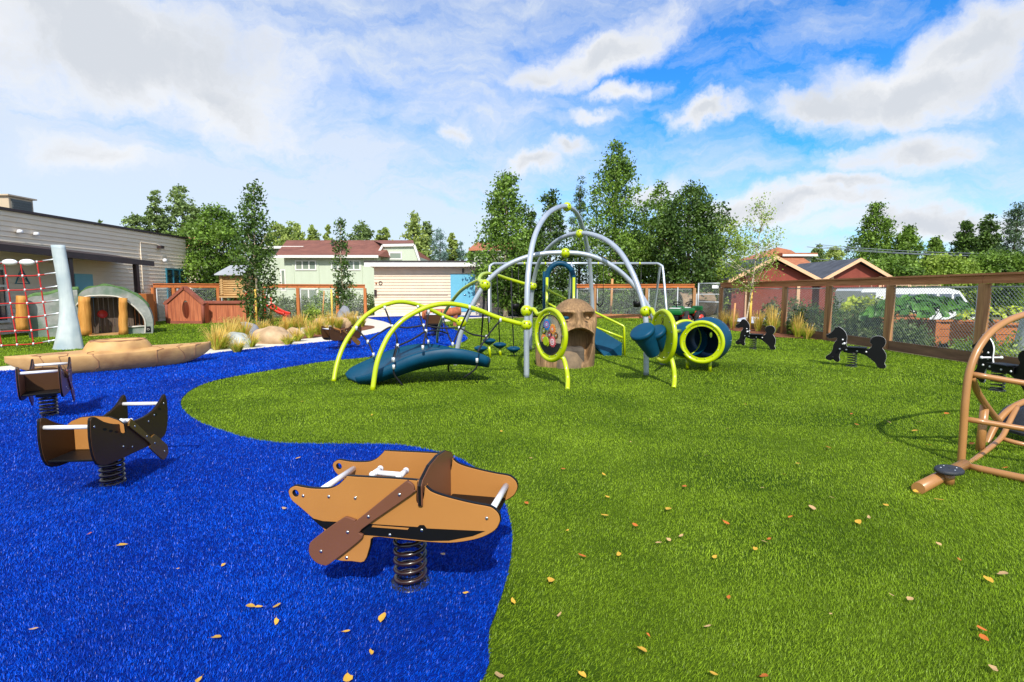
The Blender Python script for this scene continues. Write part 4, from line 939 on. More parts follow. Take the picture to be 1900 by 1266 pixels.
# stakes
def stake(label, x, y, h, m='yellow_stake', r=.035, lean=0):
    o = MB().tube([(x,y,0),(x+lean,y,h)], r, 8).build('tree_stake', m); return tag(o, label, 'stake', 'tree stakes')
p = G(477,614); stake('yellow stake before the columnar aspen', p.x, p.y, V(477,537,p.y).z)
p = G(617,604); stake('yellow stake left of the thin aspen', p.x, p.y, V(617,537,p.y).z)
stake('yellow stake right of the birch sapling', 7.98, 17.15, V(1390,540,17.15).z, r=.045)
stake('short brown stake left of the birch sapling', 7.3, 16.9, .9, 'wood_stake', r=.03, lean=.05)
p = G(598,600); stake('slim wooden stake between the two aspens', p.x, p.y, V(600,540,p.y).z, 'wood_stake', r=.025, lean=.12)
for i, (px, yb, yt) in enumerate(((1095,578,548),(1133,580,535))):
    Y = 25.6; x = (px-950)/950*Y; o = MB().tube([(x,Y,0),(x+.05,Y,1.9)], .06, 8).build('wooden_post','wood_stake'); tag(o, ['pale wooden post behind the back fence, left','pale wooden post behind the back fence, right of centre'][i], 'post')

# ------------------------------------------------------------------ spring riders (canoe)
XZ = frame_mx((0,0,0), (1,0,0), (0,0,1), (0,-1,0))
PAN = [(-.465,.449),(-.462,.467),(-.448,.479),(-.429,.486),(-.405,.484),(-.356,.481),(-.301,.484),(-.265,.49),(-.234,.505),(-.21,.526),(-.196,.54),(-.185,.546),(-.086,.549),(.028,.552),(.112,.552),(.120,.548),(.117,.528),(.113,.468),(.124,.458),(.139,.481),(.146,.527),(.153,.528),(.172,.513),(.205,.502),(.248,.493),(.302,.484),(.355,.477),(.408,.472),(.429,.464),(.447,.448),(.455,.427),(.452,.406),(.434,.376),(.386,.344),(.327,.322),(.246,.304),(.135,.298),(.022,.297),(-.079,.294),(-.095,.254),(-.123,.185),(-.18,.179),(-.246,.176),(-.276,.2),(-.305,.303),(-.367,.357),(-.415,.393),(-.451,.419)]
PADDLE = [(.084,.549),(.104,.537),(.109,.516),(.094,.496),(-.122,.333),(-.119,.308),(-.141,.277),(-.271,.169),(-.302,.158),(-.338,.167),(-.365,.196),(-.366,.236),(-.343,.268),(-.215,.366),(-.185,.377),(-.15,.369),(-.132,.378),(.062,.541)]
INLAY = [(-.362,.352),(-.307,.343),(-.198,.348),(-.08,.352),(.114,.359),(.123,.368),(.142,.37),(.153,.357),(.394,.370),(.344,.345),(.246,.316),(.163,.306),(.017,.305),(-.082,.303),(-.176,.3),(-.272,.3),(-.314,.317)]
BOLT = [(-.394,.445),(-.275,.452),(-.155,.456),(-.006,.314),(.132,.348),(.401,.423),(-.203,.195)]
PBOLT = [(.047,.494),(-.09,.39),(-.185,.315),(-.31,.219)]
def inset(pts, d):
    n = len(pts); a = sum(pts[i][0]*pts[(i+1) % n][1]-pts[(i+1) % n][0]*pts[i][1] for i in range(n)); s = 1 if a > 0 else -1; out = []
    for i in range(n):
        p, q, r = pts[i-1], pts[i], pts[(i+1) % n]; dx, dy = r[0]-p[0], r[1]-p[1]; l = math.hypot(dx, dy) or 1
        out.append((q[0]-s*dy/l*d, q[1]+s*dx/l*d))
    return out
def spring_part(t, z1, rad=.062, wire=.0085, turns=4.6, m='spring_metal'):
    pts = []
    n = int(turns*18)
    for i in range(n+1):
        u = i/n; a = 2*PI*turns*u; z = .012+(z1-.02)*u; pts.append((rad*math.cos(a), rad*math.sin(a), z))
    MB().tube(pts, wire, 8).build('spring', m, t, local=True)
    MB().lathe([(.005,.016),(.085,.016),(.09,.004),(.09,0)], n=24).build('base_plate','black_metal', t, local=True)
    MB().lathe([(.005,z1+.0),(.075,z1+.0),(.075,z1-.014),(.005,z1-.014)], n=24).build('top_plate','black_metal', t, local=True)
PAN = smooth2(PAN, 3); PADDLE = smooth2(PADDLE, 3)
PAN2 = smooth2([(.432,.545),(.41,.562),(.37,.553),(.30,.51),(.2,.472),(.1,.452),(0,.444),(-.1,.442),(-.2,.45),(-.3,.475),(-.38,.515),(-.435,.552),(-.462,.545),(-.478,.46),(-.47,.36),(-.44,.275),(-.38,.235),(-.22,.222),(0,.222),(.2,.222),(.32,.228),(.395,.258),(.43,.33),(.442,.44)], 2)
BOLT2 = [(.40,.50),(-.42,.49),(.12,.30),(.02,.27),(-.2,.40),(-.28,.43)]
def canoe(label, c_panel, c_cross, c_paddle, c_inlay='black_plastic', hw=.17, tall=False):
    PAN, BOLT, PADDLE, PBOLT = (PAN2, BOLT2, [(u-.05, z-.085) for u, z in globals()['PADDLE']], [(u-.05, z-.085) for u, z in globals()['PBOLT']]) if tall else (globals()['PAN'], globals()['BOLT'], globals()['PADDLE'], globals()['PBOLT'])
    zo = -.075 if tall else 0
    t = thing('canoe_spring_rider', (0,0,0), label, 'spring rider', 'canoe spring riders on the blue turf')
    hole = [(-.431+.0135*math.cos(a/10*PI), .452+.0135*math.sin(a/10*PI)) for a in range(20)]
    for s in (-1, 1):
        MX = Matrix.Translation((0, s*hw, 0)) @ XZ
        p = sheet('side_panel', [PAN] if tall else [PAN, hole], .014, 'black_plastic', t, MX)
        for k in (-1, 1):
            M2 = Matrix.Translation((0, s*hw+k*.009, 0)) @ XZ
            sheet('panel_face', [inset(PAN, .0025)] if tall else [inset(PAN, .0025), [(x*1.0+ (x+.431)*.15, z+(z-.452)*.15) for x, z in hole]], .004, c_panel, p, M2, bevel=.0017)
        M2 = Matrix.Translation((0, s*(hw+.0114), 0)) @ XZ
        if tall:
            for gx, gz in ((.30,.46),(.24,.435),(.18,.415),(-.30,.43),(-.36,.46)): sheet('inlay', [[(gx+.018*math.cos(a/6*PI)+.01*math.sin(a/6*PI), gz+.010*math.sin(a/6*PI)) for a in range(12)]], .0014, c_inlay, p, M2)
        else: sheet('inlay', [INLAY], .0014, c_inlay, p, M2)
        M2 = Matrix.Translation((0, s*(hw+.0127), 0)) @ XZ
        sheet('groove', [[(-.085,.340+zo),(.072,.344+zo),(.078,.352+zo),(-.08,.348+zo)]], .001, c_panel, p, M2)
        M2 = Matrix.Translation((0, s*(hw+.0205), 0)) @ XZ
        q = sheet('paddle', [PADDLE], .013, c_paddle, t, M2, bevel=.0025)
        for bx, bz in PBOLT: MB().sphere((bx, s*(hw+.0275), bz), .0075, 10, (1,.7,1)).build('bolt','chrome', q, local=True)
        for bx, bz in BOLT: MB().sphere((bx, s*(hw+.0115), bz), .0075, 10, (1,.7,1)).build('bolt','chrome', p, local=True)
    # cross panel with hooks over the sides (drawn in v,z)
    cx = .131; YZ = frame_mx((cx,0,0), (0,1,0), (0,0,1), (1,0,0)); w = hw
    out = [(-w-.026,.455),(-w-.02,.449),(-w-.012,.455),(-w-.009,.50),(-w+.011,.50),(-w+.011,.315),(w-.011,.315),(w-.011,.50),(w+.009,.50),(w+.012,.455),(w+.02,.449),(w+.026,.455),(w+.027,.535),(w+.01,.556),(.1,.588),(.0,.598),(-.1,.588),(-w-.01,.556),(-w-.027,.535)]
    if tall:
        out = [(-w-.044,.40),(-w-.03,.392),(-w-.012,.40),(-w-.009,.43),(-w+.011,.43),(-w+.011,.25),(w-.011,.25),(w-.011,.43),(w+.009,.43),(w+.012,.40),(w+.03,.392),(w+.044,.40),(w+.040,.455),(w+.0,.485),(.1,.508),(.0,.515),(-.1,.508),(-w-.0,.485),(-w-.040,.455)]
    p = sheet('cross_panel', [out], .012, 'black_plastic', t, YZ)
    for k in (-1, 1): sheet('panel_face', [inset(out, .0025)], .003, c_cross, p, Matrix.Translation((k*.0075,0,0)) @ YZ)
    MB().box(-.30,.115,-hw+.012,hw-.012,.325+zo,.34+zo,bev=.004).build('seat','black_plastic', t, local=True)
    MB().box(.147,.40,-hw+.012,hw-.012,.352+zo,.366+zo,bev=.004).build('seat', 'black_plastic', t, local=True)
    MB().box(-.11,.11,-.09,.09,.292+zo,.324+zo,bev=.004).build('mount_plate','black_metal', t, local=True)
    bz1, bz2 = (.49,.50) if tall else (.447,.423); bu = -.42 if tall else -.352
    MB().tube([(bu,-hw+.01,bz1),(bu,hw-.01,bz1)], .0135, 14).build('crossbar','white_plastic', t, local=True)
    MB().tube([(.401,-hw+.01,bz2),(.401,hw-.01,bz2)], .0135, 14).build('crossbar','white_plastic', t, local=True)
    MB().box(-.18,-.02,.02,.032,.341+zo,.47+zo,bev=.003).build('handle_board','black_plastic', t, local=True)
    g = MB().tube([(-.165,.026,.488+zo),(-.04,.026,.488+zo)], .012, 10)
    for u in (-.165,-.04): g.tube([(u,-.012,.492+zo),(u,.064,.492+zo)], .013, 12).sphere((u,-.012,.493+zo), .015, 12).sphere((u,.064,.493+zo), .015, 12)
    g.build('hand_grip','white_plastic', t, local=True)
    spring_part(t, .292+zo, rad=.076 if tall else .066, wire=.0115 if tall else .0098, turns=5.6 if tall else 6.6)
    return t
ca = canoe('tan canoe spring rider with brown paddle, nearest to the camera', 'tan_plastic', 'brown_plastic', 'brown_plastic')
p = G(762,1083); ca.location = p; ca.rotation_euler = (0,0,R(-12))
cb = canoe('dark brown canoe spring rider with olive paddle and tan cross panel', 'dark_brown_plastic', 'tan_plastic', 'olive_plastic', hw=.165, tall=True)
p = G(210,899); cb.location = p; cb.rotation_euler = (R(0),0,R(-86)); cb.scale = (.84,.86,.97)
cc = canoe('small brown canoe spring rider partly behind the dark brown one, before the kayak', 'brown_plastic', 'dark_brown_plastic', 'maroon_plastic', tall=True)
p = G(92,772); cc.location = p; cc.rotation_euler = (0,0,R(-55)); cc.scale = (.9,.9,1.02)
cd = copy_tree(cb); cd['label'] = 'tiny dark canoe spring rider at the edge of the concrete bend'; p = G(634,648); cd.location = p; cd.rotation_euler = (0,0,R(-128)); cd.scale = (.9,.9,.95)
ce = canoe('far maroon spring rider seen through the lime arches', 'maroon_plastic', 'dark_brown_plastic', 'brown_plastic', tall=True)
p = G(806,624); ce.location = p; ce.rotation_euler = (0,0,R(-82)); ce.scale = (1.15,1.25,1.3)
# log bench far
q = G(820,592); lb = thing('log_bench', (q.x,q.y,0), 'long reddish carved log lying across the far blue turf', 'log bench')
Yl = 18.5; a = V(786,585,Yl); b = V(853,577,Yl+.6)
MB().tube([a, a.lerp(b,.3)+Vector((0,0,.01)), a.lerp(b,.6)-Vector((0,0,.01)), b], [.17,.15,.15,.17], 16).build('log','playhouse_wood', lb)
for u in (.12,.88): c = a.lerp(b,u); MB().box(c.x-.08,c.x+.08,c.y-.1,c.y+.1,0,c.z-.1).build('support','playhouse_trim', lb)
for c in (a,b): MB().sphere(c+Vector((0,-.02,0)), .165, 14, (.35,1,1)).build('log_end','cedar', lb)

# ------------------------------------------------------------------ horse spring riders
k = .00156; hx = lambda q: ((q[0]-1420)*k, (605-q[1])*k)
HF = [(1164,262),(1168,284),(1186,298),(1206,303),(1238,294),(1262,290),(1270,310),(1250,340),(1236,380),(1232,420),(1220,460),(1190,490),(1170,510),(1174,532),(1195,547),(1225,546),(1240,535),(1262,552),(1285,562),(1303,553),(1308,530),(1300,500),(1308,455),(1330,432),(1385,430),(1385,402),(1366,378),(1360,340),(1362,300),(1360,265),(1343,222),(1310,185),(1276,166),(1262,174),(1250,168),(1244,184),(1232,200),(1212,228),(1188,250)]
HR = [(1490,448),(1490,418),(1515,402),(1560,396),(1582,375),(1592,352),(1576,330),(1571,303),(1582,278),(1606,258),(1640,250),(1678,258),(1703,283),(1710,318),(1700,355),(1685,380),(1705,410),(1721,450),(1721,500),(1711,540),(1722,560),(1725,580),(1710,597),(1685,597),(1652,585),(1635,550),(1600,515),(1560,482),(1530,462)]
def horse(label):
    t = thing('horse_spring_rider', (0,0,0), label, 'spring rider', 'black horse spring riders on the lawn')
    for nm, P in (('front_panel', HF), ('rear_panel', HR)):
        pts = smooth2([hx(q) for q in P], 3)
        p = sheet(nm, [pts], .018, 'white_edge', t, XZ)
        for s in (-1, 1): sheet('panel_face', [inset(pts, .0012)], .004, 'black_plastic', p, Matrix.Translation((0,s*.010,0)) @ XZ)
    zt = (605-392)*k
    MB().box(-.075,.2,-.11,.11,zt,zt+.018,bev=.006).build('seat','black_plastic', t, local=True)
    for s in (-1, 1):
        bl = MB().box(-.13,.22,s*.03-.008,s*.03+.008,zt-.085,zt-.002,bev=.004).build('side_plate','black_plastic', t, local=True)
        for q in ((1302,411),(1364,416),(1463,425),(1545,427)):
            u, z = hx(q); MB().sphere((u,s*.04,z), .014, 10, (1,.7,1)).build('bolt','white_plastic', bl, local=True)
        for q in ((1323,308),(1327,356)):
            u, z = hx(q); MB().sphere((u,s*.017,z), .014, 10, (1,.7,1)).build('bolt','white_plastic', bl, local=True)
        u, z = hx((1340,332)); 
    u, z = hx((1345,345)); MB().tube([(u,-.13,z),(u,.13,z)], .012, 10).sphere((u,-.13,z),.02,10).sphere((u,.13,z),.02,10).build('hand_grip','white_plastic', t, local=True)
    u, z = hx((1245,505)); MB().tube([(u,-.13,z),(u,.13,z)], .012, 10).sphere((u,-.13,z),.018,10).sphere((u,.13,z),.018,10).build('foot_rest','black_plastic', t, local=True)
    spring_part(t, zt-.085, rad=.066, wire=.0085, turns=5.4, m='black_metal')
    return t
h1 = horse('black horse spring rider at the right, half hidden by the tan climber'); h1.location = G(1850,726); h1.rotation_euler = (0,0,R(-90)); h1.scale = (1.02,1,1.05)
h2 = copy_tree(h1); h2['label'] = 'black horse spring rider in the middle of the three, before the fence'; h2.location = G(1580,681); h2.rotation_euler = (0,0,R(-38)); h2.scale = (1,1,1)
h3 = copy_tree(h1); h3['label'] = 'smallest and farthest black horse spring rider, beside the mulch bed'; h3.location = G(1397,648); h3.rotation_euler = (0,0,R(-34)); h3.scale = (.95,1,.98)

# ------------------------------------------------------------------ kayak sculpture
def kayak():
    a = G(18,700); b = G(372,668)
    A = Vector((-7.55,7.55,0)); B = Vector((-5.62,9.5,0)); L = (B-A).length; d = (B-A)/L; n = Vector((-d.y, d.x, 0))
    t = thing('kayak_sculpture', tuple(A.lerp(B,.5)), 'tan concrete kayak sculpture lying between lawn and blue turf', 'kayak')
    N, K = 72, 40; vs = []; fs = []
    for i in range(N+1):
        u = i/N; s = 2*u-1; w = .43*(1-abs(s)**2.1)**.9+.01; rim = .28+.05*abs(s)**2.5+.03*u; keel = .0+.24*abs(s)**5
        for j in range(K):
            q = 2*PI*j/K; c, sn = math.cos(q), math.sin(q)
            vv = w*math.copysign(abs(c)**.8, c)
            z = rim+.07*max(0,sn)*(1-abs(s)) if sn > 0 else rim+(rim-keel)*max(-1, sn*1.35)
            if sn < 0: vv = w*math.copysign(abs(c)**.5*(1-.35*abs(sn)**2), c)
            p = A.lerp(B,u)+n*vv; vs.append((p.x,p.y,z))
    for i in range(N):
        for j in range(K): fs.append((i*K+j,i*K+(j+1) % K,(i+1)*K+(j+1) % K,(i+1)*K+j))
    fs += [tuple(range(K)), tuple(N*K+j for j in range(K))]
    MB().add(vs, fs, True).build('hull','kayak_skin', t)
    c = A.lerp(B,.50); vs = []; fs = []; K = 48
    prof = [(1.0,.25),(.96,.33),(.85,.43),(.78,.475),(.70,.485),(.62,.47),(.56,.43),(.5,.38),(.02,.37)]
    for r, z in prof:
        for j in range(K):
            q = 2*PI*j/K; p = c+d*(.50*r*math.cos(q))+n*(.36*r*math.sin(q)); wob = .006*math.sin(9*q); vs.append((p.x,p.y,z+wob))
    for i in range(len(prof)-1):
        for j in range(K): fs.append((i*K+j,i*K+(j+1) % K,(i+1)*K+(j+1) % K,(i+1)*K+j))
    MB().add(vs, fs, True).build('cockpit','kayak_skin', t)
    pts = [c+d*(.37*math.cos(q/20*PI))+n*(.265*math.sin(q/20*PI))+Vector((0,0,.484)) for q in range(40)]
    MB().tube(pts, .012, 6, closed=True).build('cord','crack', t)
    def hp(u, q, e=.004):
        s = 2*u-1; w = .43*(1-abs(s)**2.1)**.9+.01; rim = .28+.05*abs(s)**2.5+.03*u; keel = .24*abs(s)**5; c0, sn = math.cos(q), math.sin(q)
        vv = w*math.copysign(abs(c0)**.8, c0); z = rim+.07*max(0,sn)*(1-abs(s)) if sn > 0 else rim+(rim-keel)*max(-1, sn*1.35)
        if sn < 0: vv = w*math.copysign(abs(c0)**.5*(1-.35*abs(sn)**2), c0)
        return A.lerp(B,u)+n*vv*(1+e*3)+Vector((0,0,z+e))
    for k_, u0 in enumerate((.13,.24,.36,.68,.80,.9)):
        P = [hp(u0+.02*math.sin(j*.9+u0*30)+.012*math.sin(j*2.3), PI*(1.42-j*.085)) for j in range(12)]
        MB().tube(P, [.001+.0045*math.sin(PI*j/11) for j in range(12)], 6).build('seam','crack', t)
kayak()

# ------------------------------------------------------------------ red climbing net with its sculpted post
nt_ = thing('climbing_net', (-10.1,11.5,0), 'red rope climbing net tied to a pale sculpted tree post', 'climbing net')
YN = 11.5
prof = [(482,118-100,0),]
vs = []; fs = []; K = 20
rows = [(455,97,119),(480,101,123),(510,106,128),(540,110,132),(570,112,137),(600,110,143),(625,106,147),(650,100,151)]
rows = [(yy, (a+b)/2, (b-a)/2) for yy, a, b in rows]
rr = crv([(c, w, yy) for yy, c, w in rows], 4)
for q in rr:
    c = V(q.x, q.z, YN); rad = q.y/950*YN; rad *= (1+.0)
    for j in range(K):
        g = 2*PI*j/K; bump = 1+.07*math.sin(3*g+c.z)+.04*math.sin(7*g); vs.append((c.x+rad*math.cos(g)*bump, YN+rad*.7*math.sin(g)*bump, max(0,c.z)))
for i in range(len(rr)-1):
    for j in range(K): fs.append((i*K+j,i*K+(j+1) % K,(i+1)*K+(j+1) % K,(i+1)*K+j))
fs.append(tuple(range(K)))
MB().add(vs, fs, True).build('sculpted_post','net_post_skin', nt_)
ends = [(103,481),(107,506),(109,531),(111,557),(111,581),(110,606),(103,631)]; lefts = [489,513,540,564,591,616,642]
HP = []
for (ex, ey), ly in zip(ends, lefts):
    a = V(ex, ey, YN); b = V(0, ly, YN+.1); c = b+(b-a)*.55; 
    pts = crv([a, a.lerp(b,.4)-Vector((0,0,.035)), b, c+Vector((0,0,-.05))], 6)
    MB().tube(pts, .014, 6).build('rope','rope_red', nt_)
    MB().tube([a, a.lerp(b,.22)-Vector((0,0,.018))], .017, 6).build('rope_end','fitting', nt_)
    HP.append(pts)
for (xt, xb) in ((5,17),(38,50),(71,82),(-28,-15),(-62,-48)):
    pts = []
    for i in range(7):
        u = i/6; px = xt+(xb-xt)*u; yy = None
        x = V(px,540,YN).x
        hp = HP[i]; bq = min(hp, key=lambda q: abs(q.x-x)); pts.append(Vector((x, bq.y, bq.z)))
    mb = MB().tube(crv(pts, 3), .014, 6); mb.build('rope','rope_red', nt_)
    mb = MB()
    for q in pts: MB().tube([q-Vector((0,0,.03)), q+Vector((0,0,.03))], .021, 8).build('rope_clamp','fitting', nt_)
for px in (18, 50, -14): q = V(px,487,YN-.02); MB().sphere(q, .17, 18, (1,.42,.42)).build('float','white_plastic', nt_)

# ------------------------------------------------------------------ rock hut
HP0 = (-12.2,14.95); HA = R(34)
ht = thing('rock_hut', (HP0[0],HP0[1],0), 'low grey rock play hut with timber posts and plank back wall', 'play hut', rz=HA)
HY = 0.0
def HZ(px, py, off=0.0):
    u = (math.cos(HA), math.sin(HA)); n_ = (-u[1], u[0]); d = ray(px, py); P = (HP0[0]+n_[0]*off, HP0[1]+n_[1]*off)
    det = -d[0]*u[1]+d[1]*u[0]; s = (-P[0]*u[1]+P[1]*u[0])/det; x, y = s*d[0], s*d[1]
    return Vector(((x-P[0])*u[0]+(y-P[1])*u[1], off, EYE+s*d[2]))
def arch_shell(outer, inner, y0, y1, name, m):
    mb = MB(); n = len(outer)
    for i in range(n-1):
        a, b, c, d = outer[i], outer[i+1], inner[i+1], inner[i]
        P = [Vector((q.x,y0,max(0,q.z))) for q in (a,b,c,d)]; mb.prism(P, (0,y1-y0,0))
    return mb.build(name, m, ht, local=True)
oute = crv([HZ(x,y) for x, y in [(140,560),(152,541),(175,533),(200,531),(228,538),(252,549),(272,566),(283,592),(284,624)]], 4)
inne = crv([HZ(x,y) for x, y in [(141,568),(155,552),(178,549),(200,549),(222,552),(240,562),(258,578),(269,596),(269,624)]], 4)
arch_shell(oute, inne, HY, HY+1.5, 'rock_shell', 'hut_skin')
mo = [q+Vector((0,0,.055+.02*math.sin(i*1.3))) for i, q in enumerate(oute[:26])]; arch_shell(mo, [q+Vector((0,0,.003)) for q in oute[:26]], HY+.12, HY+1.4, 'moss', 'hut_moss')
MB().tube([Vector((q.x,HY-.01,q.z)) for q in inne], .022, 6).build('trim','stone_trim', ht, local=True)
a, b = HZ(45,560), HZ(104,560)
o2 = crv([HZ(x,y) for x, y in [(46,556),(60,550),(85,548),(110,541),(142,538)]], 4); 
mb = MB()
for i in range(len(o2)-1): mb.prism([Vector((o2[i].x,HY+.1,0)), Vector((o2[i+1].x,HY+.1,0)), Vector((o2[i+1].x,HY+.1,o2[i+1].z)), Vector((o2[i].x,HY+.1,o2[i].z))][:4], (0,1.3,0))
# leave the arched side opening between px 104 and 112
mb.build('rock_wall','hut_skin', ht, local=True)
MB().tube([Vector((q.x,HY+.5,q.z+.03)) for q in o2], .07, 8).build('moss','hut_moss', ht, local=True)
def hlog(px0, px1, pt, pb, Y=HY-.12):
    a, b = HZ((px0+px1)/2, pt, Y), HZ((px0+px1)/2+1, pb, Y); r = (px1-px0)/2/950*18.4; n = 7
    P = [Vector((a.x+(b.x-a.x)*i/n+.008*math.sin(i*2.1+px0), Y, max(0,b.z)*(i/n)+a.z*(1-i/n))) for i in range(n+1)]
    MB().tube(P, [r*(.74+.03*math.sin(i*1.7+px0)+.14*i/n) for i in range(n+1)], 12).build('timber_post','hut_log', ht, local=True)
hlog(147,166,551,622); hlog(221,235,553,621); hlog(32,48,549,613)
for i in range(9):
    x0 = HZ(167,600,HY+.55).x+i*.118; MB().box(x0,x0+.112,HY+.55,HY+.58,0,HZ(190,552,HY+.55).z,bev=.004).build('plank','hut_plank', ht, local=True)
for i in range(6):
    x0 = HZ(237,600,HY+.7).x+i*.1; MB().box(x0,x0+.095,HY+.7,HY+.73,.0,1.1-.11*i,bev=.004).build('plank','hut_plank', ht, local=True)
q = HZ(190,583,HY+.53); MB().lathe([(.0,0),(.12,0),(.125,.02),(.11,.025)], (q.x,HY+.535,q.z), (0,-1,0), 24).build('porthole','swing_red', ht, local=True)
a, b = HZ(236,624,HY), HZ(268,606,HY); MB().box(a.x,b.x,HY+.02,HY+.4,0,HZ(250,607).z).build('rock_sill','hut_skin', ht, local=True)
MB().tube([Vector((a.x,HY+.01,HZ(250,607).z)), Vector((b.x,HY+.01,HZ(250,606).z))], .028, 6).build('trim','stone_trim', ht, local=True)
q = HZ(275,610); MB().box(q.x-.06,q.x+.06,HY-.02,HY-.002,q.z-.1,q.z+.07).build('plaque','black_plastic', ht, local=True)
q2 = MB().tube(circ((q.x,HY-.024,q.z-.02),.028,16), .005, 4, closed=True).build('emblem','stone_trim', ht, local=True)
a, b = HZ(167,623), HZ(221,623); MB().box(a.x,b.x,HY-.25,HY+.5,0,.035).build('threshold','kayak_skin', ht, local=True)

# ------------------------------------------------------------------ timber playhouse
ph = thing('timber_playhouse', (-13,20.2,0), 'reddish timber playhouse with gabled front and oval doorway', 'playhouse')
PY = 20.3
a, b = V(314,600,PY), V(376,600,PY); ze = V(314,562,PY).z; zp = V(345,536,PY).z; xm = V(344,560,PY).x
gab = [(a.x,.0),(b.x,.0),(b.x,ze),(xm,zp),(a.x,ze)]
dc = (V(345.5,573,PY).x, V(345,573,PY).z); oval = [(dc[0]+.14*math.cos(i/14*PI), dc[1]-.04+.37*math.sin(i/14*PI)) for i in range(28)]
sheet('front_wall', [gab, oval], .06, 'playhouse_wood', ph, frame_mx((0,PY,0),(1,0,0),(0,0,1),(0,-1,0)), local=False)
for i in range(1,9):
    x = a.x+(b.x-a.x)*i/9
    zt_ = ze+(zp-ze)*(1-abs(x-xm)/((b.x-a.x)/2)) if True else 0
    if abs(x-dc[0]) < .15: MB().box(x-.006,x+.006,PY-.034,PY-.0305,dc[1]+.36,max(dc[1]+.37,zt_-.05)).build('groove','playhouse_trim', ph)
    else: MB().box(x-.006,x+.006,PY-.034,PY-.0305,.1,zt_-.05).build('groove','playhouse_trim', ph)
for s, x in ((-1,a.x-.12),(1,b.x+.12)):
    MB().bar((xm,PY+.02,zp+.06),(x,PY+.02,ze-.06),.2,.11).build('roof_beam','playhouse_trim', ph)
MB().box(a.x-.06,b.x+.06,PY-.07,PY-.032,0,.12).build('base_beam','playhouse_trim', ph)
for x in (a.x-.05, b.x+.05): MB().tube([(x,PY-.02,0),(x,PY-.02,ze+.08)], .06, 8).build('corner_post','playhouse_trim', ph)
MB().box(a.x,a.x+.05,PY+.04,PY+1.3,0,ze).box(b.x-.05,b.x,PY+.04,PY+1.3,0,ze).box(a.x,b.x,PY+1.3,PY+1.35,0,ze).build('side_wall','playhouse_wood', ph)
c, d = V(380,597,PY+.5), V(457,597,PY+.5); zw = V(420,564,PY+.5).z
MB().box(c.x,d.x,PY+.5,PY+.56,0,zw).build('low_wall','playhouse_wood', ph)
for i in range(1,7): x = c.x+(d.x-c.x)*i/7; MB().box(x-.006,x+.006,PY+.496,PY+.4995,.02,zw-.03).build('groove','playhouse_trim', ph)
MB().box(c.x-.05,d.x+.05,PY+.43,PY+.62,zw+.002,zw+.12,bev=.02).build('top_beam','playhouse_trim', ph)
# log cabin tower with red slide
lc = thing('log_cabin', (-11.8,22.4,0), 'small raised log cabin with grey metal roof on stilts', 'play cabin')
CY = 22.2
a, b = V(414,549,CY), V(452,549,CY); zb = V(430,549,CY).z; zt2 = V(430,512,CY).z
n = 9
for i in range(n):
    z = zb+(zt2-zb)*(i+.5)/n; r = (zt2-zb)/n/2*1.02
    MB().tube([(a.x-.12,CY,z),(b.x+.12,CY,z)], r, 8).build('log','log_wood', lc)
    MB().tube([(a.x-.12,CY+.95,z),(b.x+.12,CY+.95,z)], r, 8).build('log','log_wood', lc)
    for x in (a.x, b.x): MB().tube([(x,CY-.1,z+r*.9),(x,CY+1.05,z+r*.9)], r, 8).build('log','log_wood', lc)
xm = (a.x+b.x)/2
MB().prism([(a.x-.2,CY-.25,zt2+.02),(b.x+.2,CY-.25,zt2+.02),(b.x+.05,CY+.4,zt2+.42),(a.x+.15,CY+.4,zt2+.42)], (0,.02,.05)).prism([(a.x-.2,CY+1.2,zt2+.02),(b.x+.2,CY+1.2,zt2+.02),(b.x+.05,CY+.4,zt2+.42),(a.x+.15,CY+.4,zt2+.42)], (0,.02,.05)).build('roof','grey_roof', lc)
MB().box(a.x-.1,b.x+.1,CY-.15,CY+1.1,zb-.08,zb-.005).build('floor','log_wood', lc)
for x in (a.x+.05,b.x-.05):
    for y in (CY+.05,CY+.9): MB().tube([(x,y,0),(x,y,zb-.08)], .07, 8).build('stilt','log_wood', lc)
sl = thing('red_slide', (V(515,585,22).x,22,0), 'small red plastic slide with steps beside the log cabin', 'slide')
A = V(498,566,22); B = V(533,584,21.6)
pts = crv([A, A.lerp(B,.35)+Vector((0,0,-.05)), A.lerp(B,.7)+Vector((0,0,-.06)), B], 6)
mb = MB()
for i in range(len(pts)-1):
    p0, p1 = pts[i], pts[i+1]; w = Vector((0,.28,0))
    mb.prism([p0-w, p1-w, p1+w, p0+w], (0,0,-.03))
mb.build('chute','toy_red', sl)
for s in (-1,1): MB().tube([q+Vector((0,s*.28,.05)) for q in pts], .045, 8).build('side_rail','toy_red', sl)
for s in (-1,1): MB().tube([(A.x,22+s*.26,A.z+.35),(A.x-.05,22+s*.26,0)], .04, 8).build('leg','toy_red', sl)
MB().box(B.x-.1,B.x+.05,B.y-.2,B.y+.2,0,B.z-.02).build('foot','toy_red', sl)
for i, (px, py) in enumerate(((459,547),(471,556))):
    q = V(px,py,21.9); o = MB().sphere(q,.1,12,(1,.5,1.3)).tube([(q.x,q.y,0),(q.x,q.y,q.z)],.02,6).build('play_disc','toy_red'); tag(o, ['upper red disc on a post beside the log cabin','lower red disc on a post beside the log cabin'][i], 'play disc')

